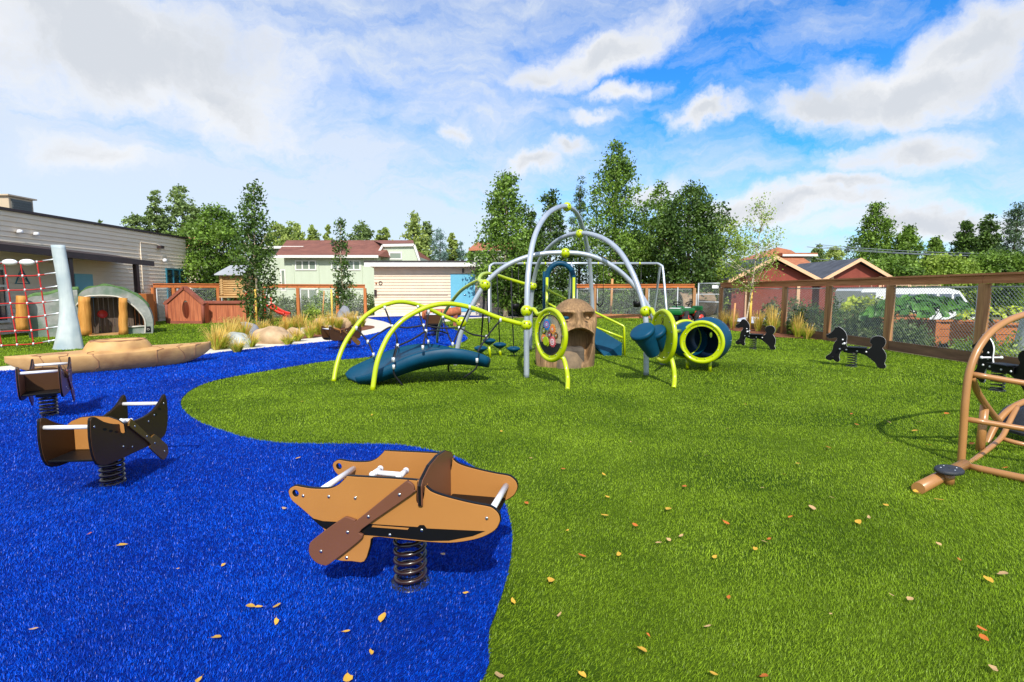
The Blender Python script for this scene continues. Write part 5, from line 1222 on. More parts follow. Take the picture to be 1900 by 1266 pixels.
# ------------------------------------------------------------------ swing set
sw = thing('swing_set', (2.8,22,0), 'long silver swing frame behind the climbing arches', 'swing set')
zb = V(1000,489,22).z; xl = V(916,489,22).x; xr = V(1220,487,22).x
MB().tube([(xl,22,zb),(xr,22,zb)], .05, 12).build('top_beam','silver', sw)
for x, s in ((xl,-1),(xr,1),((xl+xr)/2-.0+.0,0)):
    if s == 0: x = V(1060,489,22).x
    for yy in (-1.1, 1.1):
        MB().tube(crv([(x,22,zb),(x+.12*s,22+yy*.12,zb-.1),(x+.17*s,22+yy*.25,zb-.35),(x+.17*s,22+yy,0)], 5), .05, 10).build('leg','silver', sw)
for px in (957,973,1012,1110,1187): q = V(px,489,22); MB().sphere((q.x,22,zb-.0),.065,10).build('hanger','lime', sw)
def swing_seat(label, px0, px1, drop, kind):
    a, b = V(px0,489,22).x, V(px1,489,22).x; z1 = zb-.07; z0 = z1-drop
    t = thing(kind+'_swing', ((a+b)/2,22,z0), label, 'swing', 'seats hanging from the swing frame')
    for x in (a, b): MB().tube([(x,22,z1),(x,22,z0+.12)], .012, 6).build('chain','black_metal', t)
    if kind == 'bucket':
        MB().lathe([(.02,0),(.14,.02),(.17,.15),(.18,.26),(.165,.26),(.15,.14),(.12,.04),(.02,.03)], ((a+b)/2,22,z0), n=20).build('bucket','black_plastic', t)
    else: MB().tube(crv([(a,22,z0+.12),((a+b)/2,22,z0),(b,22,z0+.12)], 6), .03, 8).build('strap','black_plastic', t)
swing_seat('black bucket swing left of the tall silver post', 950, 962, 1.9, 'bucket')
swing_seat('black strap swing behind the right arch', 1108, 1120, 1.75, 'strap')
swing_seat('black bucket swing near the right swing legs', 1178, 1190, 1.8, 'bucket')

# ------------------------------------------------------------------ arch climber
ac = thing('arch_climber', (.9,8.5,0), 'silver and lime arch climber with ball joints and play panels', 'climber')
def arch(pix, r, m, nm='arch', k=8):
    pts = crv([V(a, b, c) if len((a,b,c)) == 3 else None for a, b, c in pix], k)
    return MB().tube(pts, r, 14).build(nm, m, ac)
Rs = .042
YA = 7.60
arch([(977,701.5,YA),(977,640,YA),(977.5,578,YA),(980,510,YA+.12),(989,450,YA+.45),(1004,413,YA+.8),(1024,391,YA+1.2),(1050,383,YA+1.7),(1070,396,YA+2.15),(1083,430,YA+2.6),(1093,480,YA+3.0),(1098,545,YA+3.2),(1100,600,YA+3.25),(1100,646,YA+3.25)], Rs, 'silver')
arch([(1199,696,7.72),(1199,640,7.72),(1198,590,7.72),(1188,545,7.8),(1170,500,8.0),(1146,463,8.35),(1115,441,8.8),(1078,433,9.3),(1042,442,9.8),(1014,465,10.25),(998,492,10.6),(989,530,10.85),(985,580,10.95),(984,648,10.95)], Rs, 'silver')
arch([(845,679,8.9),(850,640,8.9),(862,598,8.9),(880,560,8.9),(905,522,8.9),(940,493,8.9),(990,474,8.9),(1049,469,8.9),(1100,476,8.9),(1145,500,8.9),(1180,535,8.9),(1205,575,8.9),(1222,620,8.9),(1229,677,8.9)], Rs, 'silver')
def ball(px, py, Y, rpx, nm='ball_joint'):
    q = V(px, py, Y); r = rpx/950*Y; o = MB().sphere(q, r, 24).build(nm, 'lime', ac)
    for dx, dz in ((.45,.2),(-.4,.35),(.05,-.5)):
        dy = -math.sqrt(1-dx*dx-dz*dz); MB().sphere(q+Vector((dx,dy,dz))*r*1.0, r*.13, 8).build('bolt','black_metal', o)
for b in ((977,577,YA,11),(977,603,YA,10.5),(1198,578,7.72,10.5),(1052,384,YA+1.75,8.5),(1076,434,9.3,8),(1049,469.5,8.9,9),(900,529,8.9,10.5),(856,598,8.9,10.5),(988,531,10.85,8)): ball(*b)
Rl = .034
def LP(pts): return [(x/3.333+600, y/3.333+360) for x, y in pts]
def sarch(pts, Y0, Y1, r=Rl, nm='lime_arch', m='lime', mid=None):
    n = len(pts)-1; P = [V(x, y, Y0+(Y1-Y0)*i/n) for i, (x, y) in enumerate(pts)]
    return MB().tube(crv(P, 6), r, 12).build(nm, m, ac)
L1 = LP([(304,1216),(328,1060),(362,960),(410,868),(480,790),(560,737),(650,697),(750,679),(850,688),(960,718),(1080,765),(1225,805)])
L2 = LP([(63,1162),(85,1050),(125,940),(180,850),(250,765),(330,708),(410,678),(480,668),(560,680),(650,710),(750,757),(845,795)])
Y1_ = G(*L1[0]).y; Y2_ = G(*L2[0]).y
sarch(L1, Y1_, YA); sarch(L2, Y2_, 8.9)
L3 = LP([(702,922),(708,860),(725,795),(755,725),(795,665),(845,605),(900,565),(965,535),(1000,560)]); Y3_ = G(*L3[0]).y
sarch(L3, Y3_, 8.9)
sarch(LP([(1000,560),(965,535),(975,505),(1010,491),(1070,502),(1150,528),(1292,570)]), 8.9, 10.85)
# bridge deck
br = thing('curved_bridge', (-1.2,7.2,0), 'teal arched plastic bridge hung in ropes between the lime arches', 'bridge')
def deck():
    N = 40; vs = []; fs = []
    wv = Vector((-.50,.70,0)).normalized(); cen = [q+wv*.40 for q in crv([Vector((-2.05,6.88,.05)), Vector((-1.72,6.92,.21)), Vector((-1.28,6.97,.39)), Vector((-.86,7.02,.455)), Vector((-.5,7.1,.39)), Vector((-.22,7.18,.26))], 10)]
    K = len(cen); prof = [(-.36,-.02),(-.36,.035),(-.335,.05),(-.31,.03),(-.28,.012),(0,.006),(.28,.012),(.31,.03),(.335,.05),(.36,.035),(.36,-.02),(.3,-.035),(0,-.03),(-.3,-.035)]
    for i, c in enumerate(cen):
        u = i/(K-1); e = min(u, 1-u); w = 1 if e > .12 else .55+.45*math.sin(e/.12*PI/2)
        d = (cen[min(i+1,K-1)]-cen[max(i-1,0)]).normalized(); up = Vector((-d.z,0,d.x)); sk = -.10*0
        sk_ = .15*math.sin(PI*min(1,u*.92+.02))**.8
        for a, b in prof: vs.append(c+wv*a*1.12*w+up*b*1.2-Vector((0,0,sk_ if (b < 0 and abs(a) > .32) else 0)))
    n = len(prof)
    for i in range(K-1):
        for j in range(n): fs.append((i*n+j,i*n+(j+1) % n,(i+1)*n+(j+1) % n,(i+1)*n+j))
    fs += [tuple(range(n)), tuple((K-1)*n+j for j in range(n))]
    MB().add(vs, fs, True).build('deck','teal', br)
deck()
def rope(pts, parent=br, r=.0125, nm='rope', m='rope_black'):
    return MB().tube(crv(pts, 4), r, 8).build(nm, m, parent)
def RP(pt, Y): x, y = pt[0]/3.333+600, pt[1]/3.333+360; return V(x, y, Y)
ropes = [([(380,705),(425,820),(455,900),(430,1025)],[7.75,7.7,7.4,7.1]),([(205,830),(275,915),(310,995)],[7.5,7.5,7.4]),([(585,700),(615,820),(650,915)],[8.2,7.9,7.45]),([(740,765),(770,865),(800,930)],[8.5,8.1,7.45]),
 ([(275,915),(350,860),(425,820),(520,828),(620,815),(730,830),(840,830),(910,865),(1010,885)],[7.5,7.6,7.7,7.8,7.9,8,8,7.8,7.6]),
 ([(650,730),(635,850),(615,950)],[7.15,7.1,6.9]),([(460,940),(435,1025)],[7.05,6.85]),([(460,940),(540,905),(600,870),(635,850),(720,848),(770,865)],[7.05,7.05,7.05,7.1,7.5,8.1]),([(460,940),(455,890)],[7.05,7.2]),
 ([(905,700),(845,830),(800,930)],[7.35,7.5,7.45]),([(1095,780),(1010,885),(955,975)],[7.5,7.5,6.95]),([(435,1070),(440,1120),(495,1190)],[6.8,6.85,6.95]),([(785,1030),(772,1065),(777,1100)],[7.3,7.35,7.4]),([(950,1030),(942,1080),(868,1137)],[6.85,6.9,7.0]),([(310,995),(290,1010)],[7.4,7.4])]
for P, Ys in ropes:
    rope([RP(p, y) for p, y in zip(P, Ys)])
for P, Y in [((380,705),7.75),((430,1025),7.1),((205,830),7.5),((275,915),7.5),((310,995),7.4),((585,700),8.2),((650,915),7.45),((740,765),8.5),((425,820),7.7),((620,815),7.9),((840,830),8),((1010,885),7.6),((650,730),7.15),((635,850),7.1),((615,950),6.9),((460,940),7.05),((435,1025),6.85),((435,1070),6.8),((905,700),7.35),((800,930),7.45),((1095,780),7.5),((950,1030),6.85),((785,1030),7.3)]:
    q = RP(P, Y); MB().tube([q-Vector((0,0,.03)), q+Vector((0,0,.03))], .019, 8).build('rope_clamp','fitting', br)
# stepping pods
def pod(label, px, py, Y, foot, tops, postpx=None):
    q = V(px, py, Y); t = thing('stepping_pod', (q.x,q.y,0), label, 'stepping pod', 'teal stepping pods under the lime loop')
    r = 12.6/950*Y
    MB().lathe([(.005,.045),(r*.5,.04),(r*.9,.018),(r,0),(r*.93,-.02),(r*.55,-.06),(.03,-.085),(.005,-.085)], q, n=28).build('disc','teal', t)
    MB().tube([q-Vector((0,0,.08)), Vector((q.x+.02,q.y,0))], .028 if foot else .012, 10).build('post' if foot else 'anchor_rope','lime' if foot else 'rope_black', t)
    for tp in tops: MB().tube([V(*tp), q+Vector((0,0,.04))], .011, 6).build('rope','rope_black', t)
pod('teal stepping pod on the tallest lime post', 907.5, 632, 9.95, True, [(903,538,9.0)])
pod('teal stepping pod hanging lowest at the left', 892, 646, 9.6, False, [(898,538,8.95),(901,538,8.95)])
pod('teal stepping pod on a short lime post, left of the farthest right one', 927, 639.5, 10.2, True, [(922,508,10)])
pod('teal stepping pod hanging rightmost, beside the silver post', 953, 647, 10.0, False, [(948,520,10.3)])

# gear panel and bell panel
def panel_on(cx, cy, Y, dirxy, rad, name):
    c = V(cx, cy, Y); d = Vector((dirxy[0], dirxy[1], 0)).normalized(); nrm = Vector((d.y, -d.x, 0))
    if nrm.y > 0: nrm = -nrm
    ring = [c+d*rad*math.cos(a)+Vector((0,0,1))*rad*math.sin(a) for a in [i/24*PI for i in range(48)]]
    MB().tube(ring, .033, 12, closed=True).build(name, 'lime', ac)
    return c, d, nrm
c, d, nrm = panel_on(1021.5, 621.5, 7.12, (.52,-.87), .352, 'panel_ring')
MX = frame_mx(c, d, (0,0,1), d.cross(Vector((0,0,1))))
disc = lambda r, n=48: [(r*math.cos(2*PI*i/n), r*math.sin(2*PI*i/n)) for i in range(n)]
pr = sheet('clear_window', [disc(.325)], .008, 'clear_panel', ac, MX, local=False)
sheet('inner_rim', [disc(.325), disc(.285)], .022, 'lime', ac, MX, local=False)
sheet('rim_seal', [disc(.287), disc(.275)], .026, 'gear_black', ac, MX, local=False)
side = -1 if (d.cross(Vector((0,0,1)))).dot(nrm) < 0 else 1
def gear(u, w, r, m, teeth=14, lay=0, m2='lime', name='gear'):
    pts = []
    for i in range(teeth*2):
        rr = r if i % 2 == 0 else r*.72; a = PI*i/teeth; pts.append((u+rr*math.cos(a), w+rr*math.sin(a)))
    M2 = MX @ Matrix.Translation((0,0,side*(.014+lay*.008)))
    g = sheet(name, [pts], .007, m, ac, M2, local=False)
    for q, mm in ((.55,m2),(.4,m),(.22,'white_plastic'),(.1,'gear_black')):
        M3 = MX @ Matrix.Translation((u,w,side*(.019+lay*.008+(.6-q)*.006))); sheet('gear_disc', [disc(r*q, 20)], .002, mm, g, M3, local=False)
gear(-.06,.14,.085,'gear_blue',14,1,'gear_pink'); gear(.07,.085,.075,'gear_orange',12,0,'gear_pink'); gear(.08,-.09,.08,'gear_pink',14,1,'white_plastic'); gear(-.15,-.055,.065,'gear_orange',12,0,'gear_pink'); gear(-.05,-.12,.05,'lime_panel',10,1,'gear_orange')
gear(-.14,.05,.06,'gear_black',12,0,'lime'); gear(.15,.0,.05,'gear_black',12,0,'gear_orange'); gear(.0,-.0,.06,'gear_black',12,0,'gear_pink')
M2 = MX @ Matrix.Translation((-.07,-.09,side*.034)); sheet('dial', [disc(.062, 24)], .01, 'lime_panel', ac, M2, local=False)
M2 = MX @ Matrix.Translation((0,0,side*.012)); sheet('dark_sector', [[(.27*math.cos(a), .27*math.sin(a)) for a in [R(205+i*7) for i in range(20)]]], .004, 'gear_black', ac, M2, local=False)
for i in range(12): a = 2*PI*i/12; q = c+d*.305*math.cos(a)+Vector((0,0,1))*.305*math.sin(a)+nrm*.014; MB().sphere(q,.009,8).build('bolt','chrome', ac)
q0 = c+d*.352*math.cos(R(-52))+Vector((0,0,1))*.352*math.sin(R(-52))
MB().tube(crv([q0, V(1046,667,6.92), V(1051,685,6.84), V(1053.5,704,6.79), V(1053,724,G(1053,724).y)], 6), .032, 12).build('panel_leg','lime', ac)
q0 = c+d*.352*math.cos(R(118))+Vector((0,0,1))*.352*math.sin(R(118))
MB().tube(crv([V(980,577,YA-.02), V(990,574,7.5), V(998,583,7.38), q0], 6), .03, 10).build('panel_arm','lime', ac)
# bell panel
c, d, nrm = panel_on(1230, 624, 7.2, (.17,-.98), .355, 'panel_ring')
MX = frame_mx(c, d, (0,0,1), d.cross(Vector((0,0,1)))); side = -1 if (d.cross(Vector((0,0,1)))).dot(nrm) < 0 else 1
if nrm.x > 0: nrm = -nrm
side = -1 if (d.cross(Vector((0,0,1)))).dot(nrm) < 0 else 1
bp_ = sheet('panel_board', [disc(.33)], .02, 'lime_panel', ac, MX, local=False)
for i in range(12): a = 2*PI*(i+.5)/12; q = c+d*.30*math.cos(a)+Vector((0,0,1))*.30*math.sin(a)+nrm*.014; MB().sphere(q,.009,8).build('bolt','chrome', bp_)
for w, g in ((.235,'0'),(.17,'1')):
    M2 = MX @ Matrix.Translation((0,w,side*.0125)); sheet('engraving', [disc(.028,20), disc(.02,20)], .003, 'gear_black', bp_, M2, local=False)
    M2 = MX @ Matrix.Translation((.012,w-.03,side*.0125)); sheet('engraving', [disc(.012,12)], .003, 'gear_black', bp_, M2, local=False)
hb = c+nrm*.01+Vector((0,0,.02))
MB().lathe([(.12,0),(.12,.09),(.1,.12),(.005,.12)], hb+Vector((0,0,-.02)), nrm, 24).build('hub','teal', ac)
def cup(px, py, Y, r, hgt, tilt, ax=None):
    q = V(px, py, Y); up = Vector(tilt).normalized()
    MB().lathe([(r*.55,-hgt),(r*.78,-hgt*.5),(r*.96,-.035),(r*.97,-.03),(r*1.06,-.025),(r*1.07,.01),(r*1.02,.03),(r*.9,.036),(.005,.038)], q, up, 28).build('drum','teal', ac)
cup(1192,616,7.05,.165,.40,(-.62,-.42,1)); cup(1217,617,7.14,.135,.30,(-.62,-.42,1))
q0 = c+d*.355*math.cos(R(-50))+Vector((0,0,1))*.355*math.sin(R(-50))
MB().tube(crv([q0, V(1246.5,668,6.97), V(1250,684,6.92), V(1251.5,702,6.88), V(1250,721,G(1250,721).y)], 6), .032, 12).build('panel_leg','lime', ac)
q0 = c+d*.355*math.cos(R(130))+Vector((0,0,1))*.355*math.sin(R(130))
MB().tube(crv([V(1203,576,7.7), V(1209,574,7.62), V(1214,584,7.52), q0], 6), .03, 10).build('panel_arm','lime', ac)

# tunnel
tn = thing('crawl_tunnel', (3.05,8.4,0), 'teal barrel crawl tunnel with lime rings', 'tunnel')
c = V(1302,635,8.15); ax = Vector((.50,.87,0)).normalized(); sx = Vector((ax.y,-ax.x,0))
def ringt(c, a, r, tr, nm='ring', m='lime'):
    s = Vector((a.y,-a.x,0)); return MB().tube([c+s*r*math.cos(q)+Vector((0,0,1))*r*math.sin(q) for q in [i/24*PI for i in range(48)]], tr, 12, closed=True).build(nm, m, tn)
ringt(c, ax, .318, .032); 
RX = frame_mx(c, sx, (0,0,1), sx.cross(Vector((0,0,1)))); sheet('flange', [disc(.30), disc(.255)], .02, 'lime', tn, RX, local=False)
for i in range(14): a = 2*PI*i/14; q = c+sx*.275*math.cos(a)+Vector((0,0,1))*.275*math.sin(a)-ax*.013; MB().sphere(q,.008,8).build('bolt','chrome', tn)
c2 = c+ax*.95
MB().lathe([(.25,-.0),(.27,.06),(.33,.2),(.375,.45),(.375,.6),(.33,.85),(.27,.95)], c+ax*.02, ax, 40).build('barrel','teal', tn)
for i in range(14): a = 2*PI*i/14; q = c+ax*.5+sx*.378*math.cos(a)+Vector((0,0,1))*.378*math.sin(a); MB().sphere(q,.01,8).build('bolt','chrome', tn)
holes = [[(x0+.022*math.cos(2*PI*i/16), .05+.05*math.sin(2*PI*i/16)) for i in range(16)] for x0 in (-.13,0,.13)]
RX2 = frame_mx(c+ax*.9, sx, (0,0,1), sx.cross(Vector((0,0,1)))); sheet('end_wall', [disc(.275)]+holes, .02, 'teal', tn, RX2, local=False)
e = V(1271,629,8.55); a2 = Vector((-.12,.99,0)).normalized()
ringt(e, a2, .30, .03)
MB().lathe([(.27,0),(.3,.06),(.29,.22),(.24,.3)], e-a2*.0, -a2, 32).build('collar','teal', tn)
for px, py in ((1275,685),(1317,690)):
    g = G(px, py); MB().tube([(g.x,g.y,0),(g.x,g.y,.2)], .028, 10).build('leg','lime', tn)
MB().tube([V(1247,616,7.5), V(1262,614,8.3)], .03, 10).build('link_arm','lime', tn)

# ------------------------------------------------------------------ carved head
hd = thing('carved_head', (.9,8.9,0), 'carved wooden face sculpture with open mouth', 'sculpture')
def head():
    NT, NH = 260, 190; cx, cy = V(1051,620,8.75).x, 8.95; zt = V(1060,554,8.7).z; s0 = 8.75/950
    vs = []
    def g(x, z, px, py, wx, wz): 
        dx = (x-px)/wx; dz = (z-py)/wz; return math.exp(-(dx*dx+dz*dz))
    for i in range(NH+1):
        t = i/NH; z = zt*(1-(1-t)**1.0)
        # half width profile by height
        k_ = min(1, max(0, (t-.3)/.32)); k_ = k_*k_*(3-2*k_); a = .51-.11*k_
        if t > .56: a *= math.sqrt(max(0, 1-((t-.56)/.44)**2.35))
        sh = .15*k_
        if t > .985: a *= max(0, (1-t)/.015)**.5
        b = a*.82
        for j in range(NT):
            q = 2*PI*j/NT; c_, s_ = math.cos(q), math.sin(q)
            x = a*math.copysign(abs(c_)**.86, c_); y = b*math.copysign(abs(s_)**.86, s_)
            x += .012*math.sin(9*z+3*q)+sh; 
            if s_ < 0:
                f = min(1, -s_*2.2)
                px = 1051+x/s0+1; py = 683-z/s0*1.0
                d = 0
                d += .10*g(px,py,1072,594,5.5,18)+.06*g(px,py,1072,606,8,6)      # nose (outwards)
                d += .08*g(px,py,1051,580,15,4)+.08*g(px,py,1093,579,14,4)  # brows
                d -= .17*g(px,py,1051,591,10,6)+.17*g(px,py,1092,591,9,6)    # sockets
                d += .05*g(px,py,1053,591,4,3)+.05*g(px,py,1091,591,4,3)
                # mouth: frowning arch
                top = 612+ (abs(px-1074)/26)**2*10
                m = 1/(1+math.exp(-(py-top)/.9))*1/(1+math.exp(-(px-1044)/1.0))*1/(1+math.exp((px-(1099-max(0,(py-640))*.28))/1.0))*1/(1+math.exp((py-668)/2.5))
                d -= .36*m
                d += .05*math.exp(-((py-top+3.5)/3)**2)*(1 if 1040 < px < 1102 else 0)
                d += .02*math.sin(px*.35)*math.exp(-((py-675)/10)**2)
                y -= d*f
            vs.append((cx+x, cy+y, z))
    v = np.array(vs); i = np.arange(NH*NT); r = i//NT; c_ = i % NT
    f = np.stack([r*NT+c_, r*NT+(c_+1) % NT, (r+1)*NT+(c_+1) % NT, (r+1)*NT+c_], -1)
    v -= np.array([.9,8.9,0]); mesh_np('face','' or v, f, 'head_wood', hd, smooth=True) if False else mesh_np('face', v, f, 'head_wood', hd, smooth=True)
    MB().box(cx-.05,cx+.30,cy-.33,cy+.1,.0,.34,bev=.05).build('mouth_step','step_dark', hd)
    MB().lathe([(.30,0),(.28,.12),(.2,.25),(.1,.3),(.005,.3)], (cx+.02,cy-.2,0), n=14).build('root_rock','stump_rock', hd)
    q = V(1050,590,8.62); MB().sphere(q,.036,12,(1.5,.5,.8)).build('eye','teal', hd)
    q = V(1090,591,8.62); MB().sphere(q,.032,12,(1,.7,.9)).build('eye','head_wood', hd)
head()

# ------------------------------------------------------------------ small slide tower behind the head
st = thing('toddler_slide', (1.2,10.6,0), 'small lime and teal slide tower behind the carved head', 'slide')
YS = 11.0
hp = crv([V(1015,560,YS),V(1014,525,YS),V(1018,503,YS),V(1028,492,YS),V(1039,489,YS),V(1050,492,YS),V(1061,503,YS),V(1065,525,YS),V(1065,560,YS)], 5)
MB().tube(hp, .055, 12).build('hoop','teal', st)
for px in (1015,1065): q = V(px,515,YS-.08); MB().tube([(q.x,YS-.08,q.z),(q.x,YS-.08,0)], .03, 10).build('upright','lime', st)
for px in (1013,1068): q = V(px,520,YS); MB().tube([(q.x,YS+.5,q.z+.2),(q.x,YS+.5,0)], .04, 10).build('post','teal', st)
a, b = V(1012,600,YS).x, V(1068,600,YS).x
MB().box(a,b,YS-.1,YS+.7,.62,.68,bev=.01).build('platform','teal', st)
for pa, pb in (((1015,537),(1050,555)),((1014,561),(1050,582))): MB().tube([V(*pa,YS-.1), V(*pb,YS-.35)], .022, 8).build('hand_rail','lime', st)
rl = [V(1066,562,YS), V(1105,580,10.7), V(1158,605,10.3), V(1159,660,G(1159,660).y)]
MB().tube([rl[0],rl[1],rl[2]-Vector((.02,0,0)),rl[2]+Vector((.0,0,-.03)),rl[3]], .024, 10).build('hand_rail','lime', st)
MB().tube([V(1066,592,YS), V(1107,608,10.7), V(1159,628,10.3)], .022, 10).build('hand_rail','lime', st)
P0 = Vector((b,YS+.3,.62)); P1 = Vector((V(1150,650,10.4).x,10.55,.06))
for s in (-1,1):
    A = P0+Vector((0,s*.3,0)); B = P1+Vector((0,s*.3,0))
    MB().prism([A+Vector((0,0,.16)), B+Vector((0,0,.2)), Vector((B.x,B.y,0)), Vector((B.x-.35,B.y,0)) , A-Vector((0,0,.1))], (0,s*.04,0)).build('chute_side','teal', st)
MB().prism([P0-Vector((0,.3,0)), P1-Vector((0,.3,0)), P1-Vector((0,.3,.03)), P0-Vector((0,.3,.03))], (0,.6,0)).build('chute','teal', st)

# ------------------------------------------------------------------ ride-on toys
def toy(label, px, Y, zr, flip=1):
    q = V(px, 600, Y); t = thing('ride_on_toy', (0,0,0), label, 'toy tractor', 'green ride-on toys by the gate')
    MB().box(-.33,.12,-.17,.17,.28,.42,bev=.05).build('hood','toy_green', t, local=True)
    MB().box(-.3,.0,-.12,.12,.422,.435,bev=.005).build('decal','white_plastic', t, local=True)
    MB().box(.1,.38,-.15,.15,.22,.34,bev=.03).build('seat','toy_red', t, local=True)
    MB().box(.34,.42,-.15,.15,.3,.46,bev=.03).build('backrest','toy_green', t, local=True)
    MB().box(-.3,.35,-.08,.08,.15,.27,bev=.02).build('chassis','black_plastic', t, local=True)
    for x, r in ((-.22,.13),(.22,.18)):
        for s in (-1,1):
            w = MB().lathe([(.02,-.045),(r,-.045),(r*1.03,0),(r,.045),(.02,.045)], (x,s*.22,r), (0,1,0), 18).build('wheel','tyre', t, local=True)
            MB().lathe([(.0,-.05),(r*.5,-.05),(r*.5,.05),(0,.05)], (x,s*.22,r), (0,1,0), 12).build('rim','toy_red', w, local=True)
    MB().tube([(.02,0,.42),(.07,0,.52)], .015, 6).tube(circ((.07,0,.53),.085,16,(1,0,.4),(0,1,0)), .012, 6, closed=True).build('steering_wheel','black_plastic', t, local=True)
    t.location = (q.x, Y, 0); t.rotation_euler = (0,0,R(zr)); t.scale = (1.5,1.5,1.6); return t
toy('green and white ride-on tractor behind the bell panel', 1254, 18.5, 65)
toy('darker green ride-on tractor beside the gate', 1274, 19.3, 30)

# ------------------------------------------------------------------ tan tube climber at the right
tc_ = thing('tube_climber', (3.9,3.9,0), 'tan bent-tube climber with black step pad at the right edge', 'climber')
def TP(l): return [V(*q) for q in l]
def tt(pts, r=.026, nm='tube', k=7): return MB().tube(crv(pts, k), r, 14).build(nm, 'tan_tube', tc_)
def gy(px, py): return G(px, py).y
tt(TP([(1783,863,3.76),(1787,805,3.77),(1791,745,3.78),(1799,688,3.80),(1818,642,3.84),(1850,607,3.9),(1900,584,4.0),(1990,565,4.2),(2060,580,4.35),(2110,640,4.45),(2130,760,4.5),(2135,840,4.5)]), .025, 'main_hoop')
tt(TP([(1800,694,3.81),(1900,711,3.7),(2050,735,3.5)]), .021, 'rung', 3); tt(TP([(1793,778,3.78),(1900,796,3.66),(2050,822,3.45)]), .021, 'rung', 3)
tt(TP([(1788,864,3.66),(1900,888,3.38),(2050,918,3.08)]), .027, 'base_tube', 3)
mb = MB().tube([G(1703,916)+Vector((0,0,.034)), G(1789,870)+Vector((0,0,.034))], .038, 16); mb.build('foot_tube','tan_tube', tc_)
tt(TP([(1803,700,3.81),(1815,730,3.95),(1833,757,4.1),(1852,781,4.25)]), .024, 'brace')
tt([V(1827,752,4.1), V(1818,836,G(1818,838).y)], .030, 'upright', 2)
tt(TP([(1830,826,4.3),(1843,797,4.35),(1862,770,4.4),(1890,750,4.45),(1925,741,4.5),(1990,745,4.6),(2040,800,4.6)]), .026, 'low_hoop')
tt(TP([(1796,862,3.78),(1828,838,4.0),(1858,812,4.2),(1872,785,4.3),(1887,755,4.42)]), .020, 'brace')
tt(TP([(1858,814,4.2),(1900,825,4.1),(1990,840,4.0)]), .019, 'rung', 3)
q = G(1761,872,.10); pd = MB().lathe([(.005,.012),(.095,.012),(.105,.004),(.105,-.012),(.005,-.012)], (0,0,0), n=28)
pd.v = [(q.x+x*1.0*math.cos(.5)-y*.72*math.sin(.5), q.y+x*math.sin(.5)+y*.72*math.cos(.5), .100+z) for x, y, z in pd.v]
pad = pd.build('step_pad','pad_black', tc_)
for a, b in ((.05,.0),(-.05,.01),(0,.045),(.0,-.045)): MB().sphere((q.x+a,q.y+b,.112),.006,8).build('bolt','chrome', pad)
MB().tube([(q.x,q.y,.0),(q.x,q.y,.09)], .035, 10).build('pad_stem','tan_tube', tc_)
cs = TP([(1880,800,4.3),(1893,778,4.35),(1915,760,4.4),(1960,755,4.5)]); mb = MB()
cc_ = crv(cs, 5)
for i in range(len(cc_)-1): mb.prism([cc_[i]-Vector((0,.25,0)), cc_[i+1]-Vector((0,.25,0)), cc_[i+1]+Vector((0,.2,0)), cc_[i]+Vector((0,.2,0))], (0,0,-.02))
mb.build('crawl_panel','pad_black', tc_)

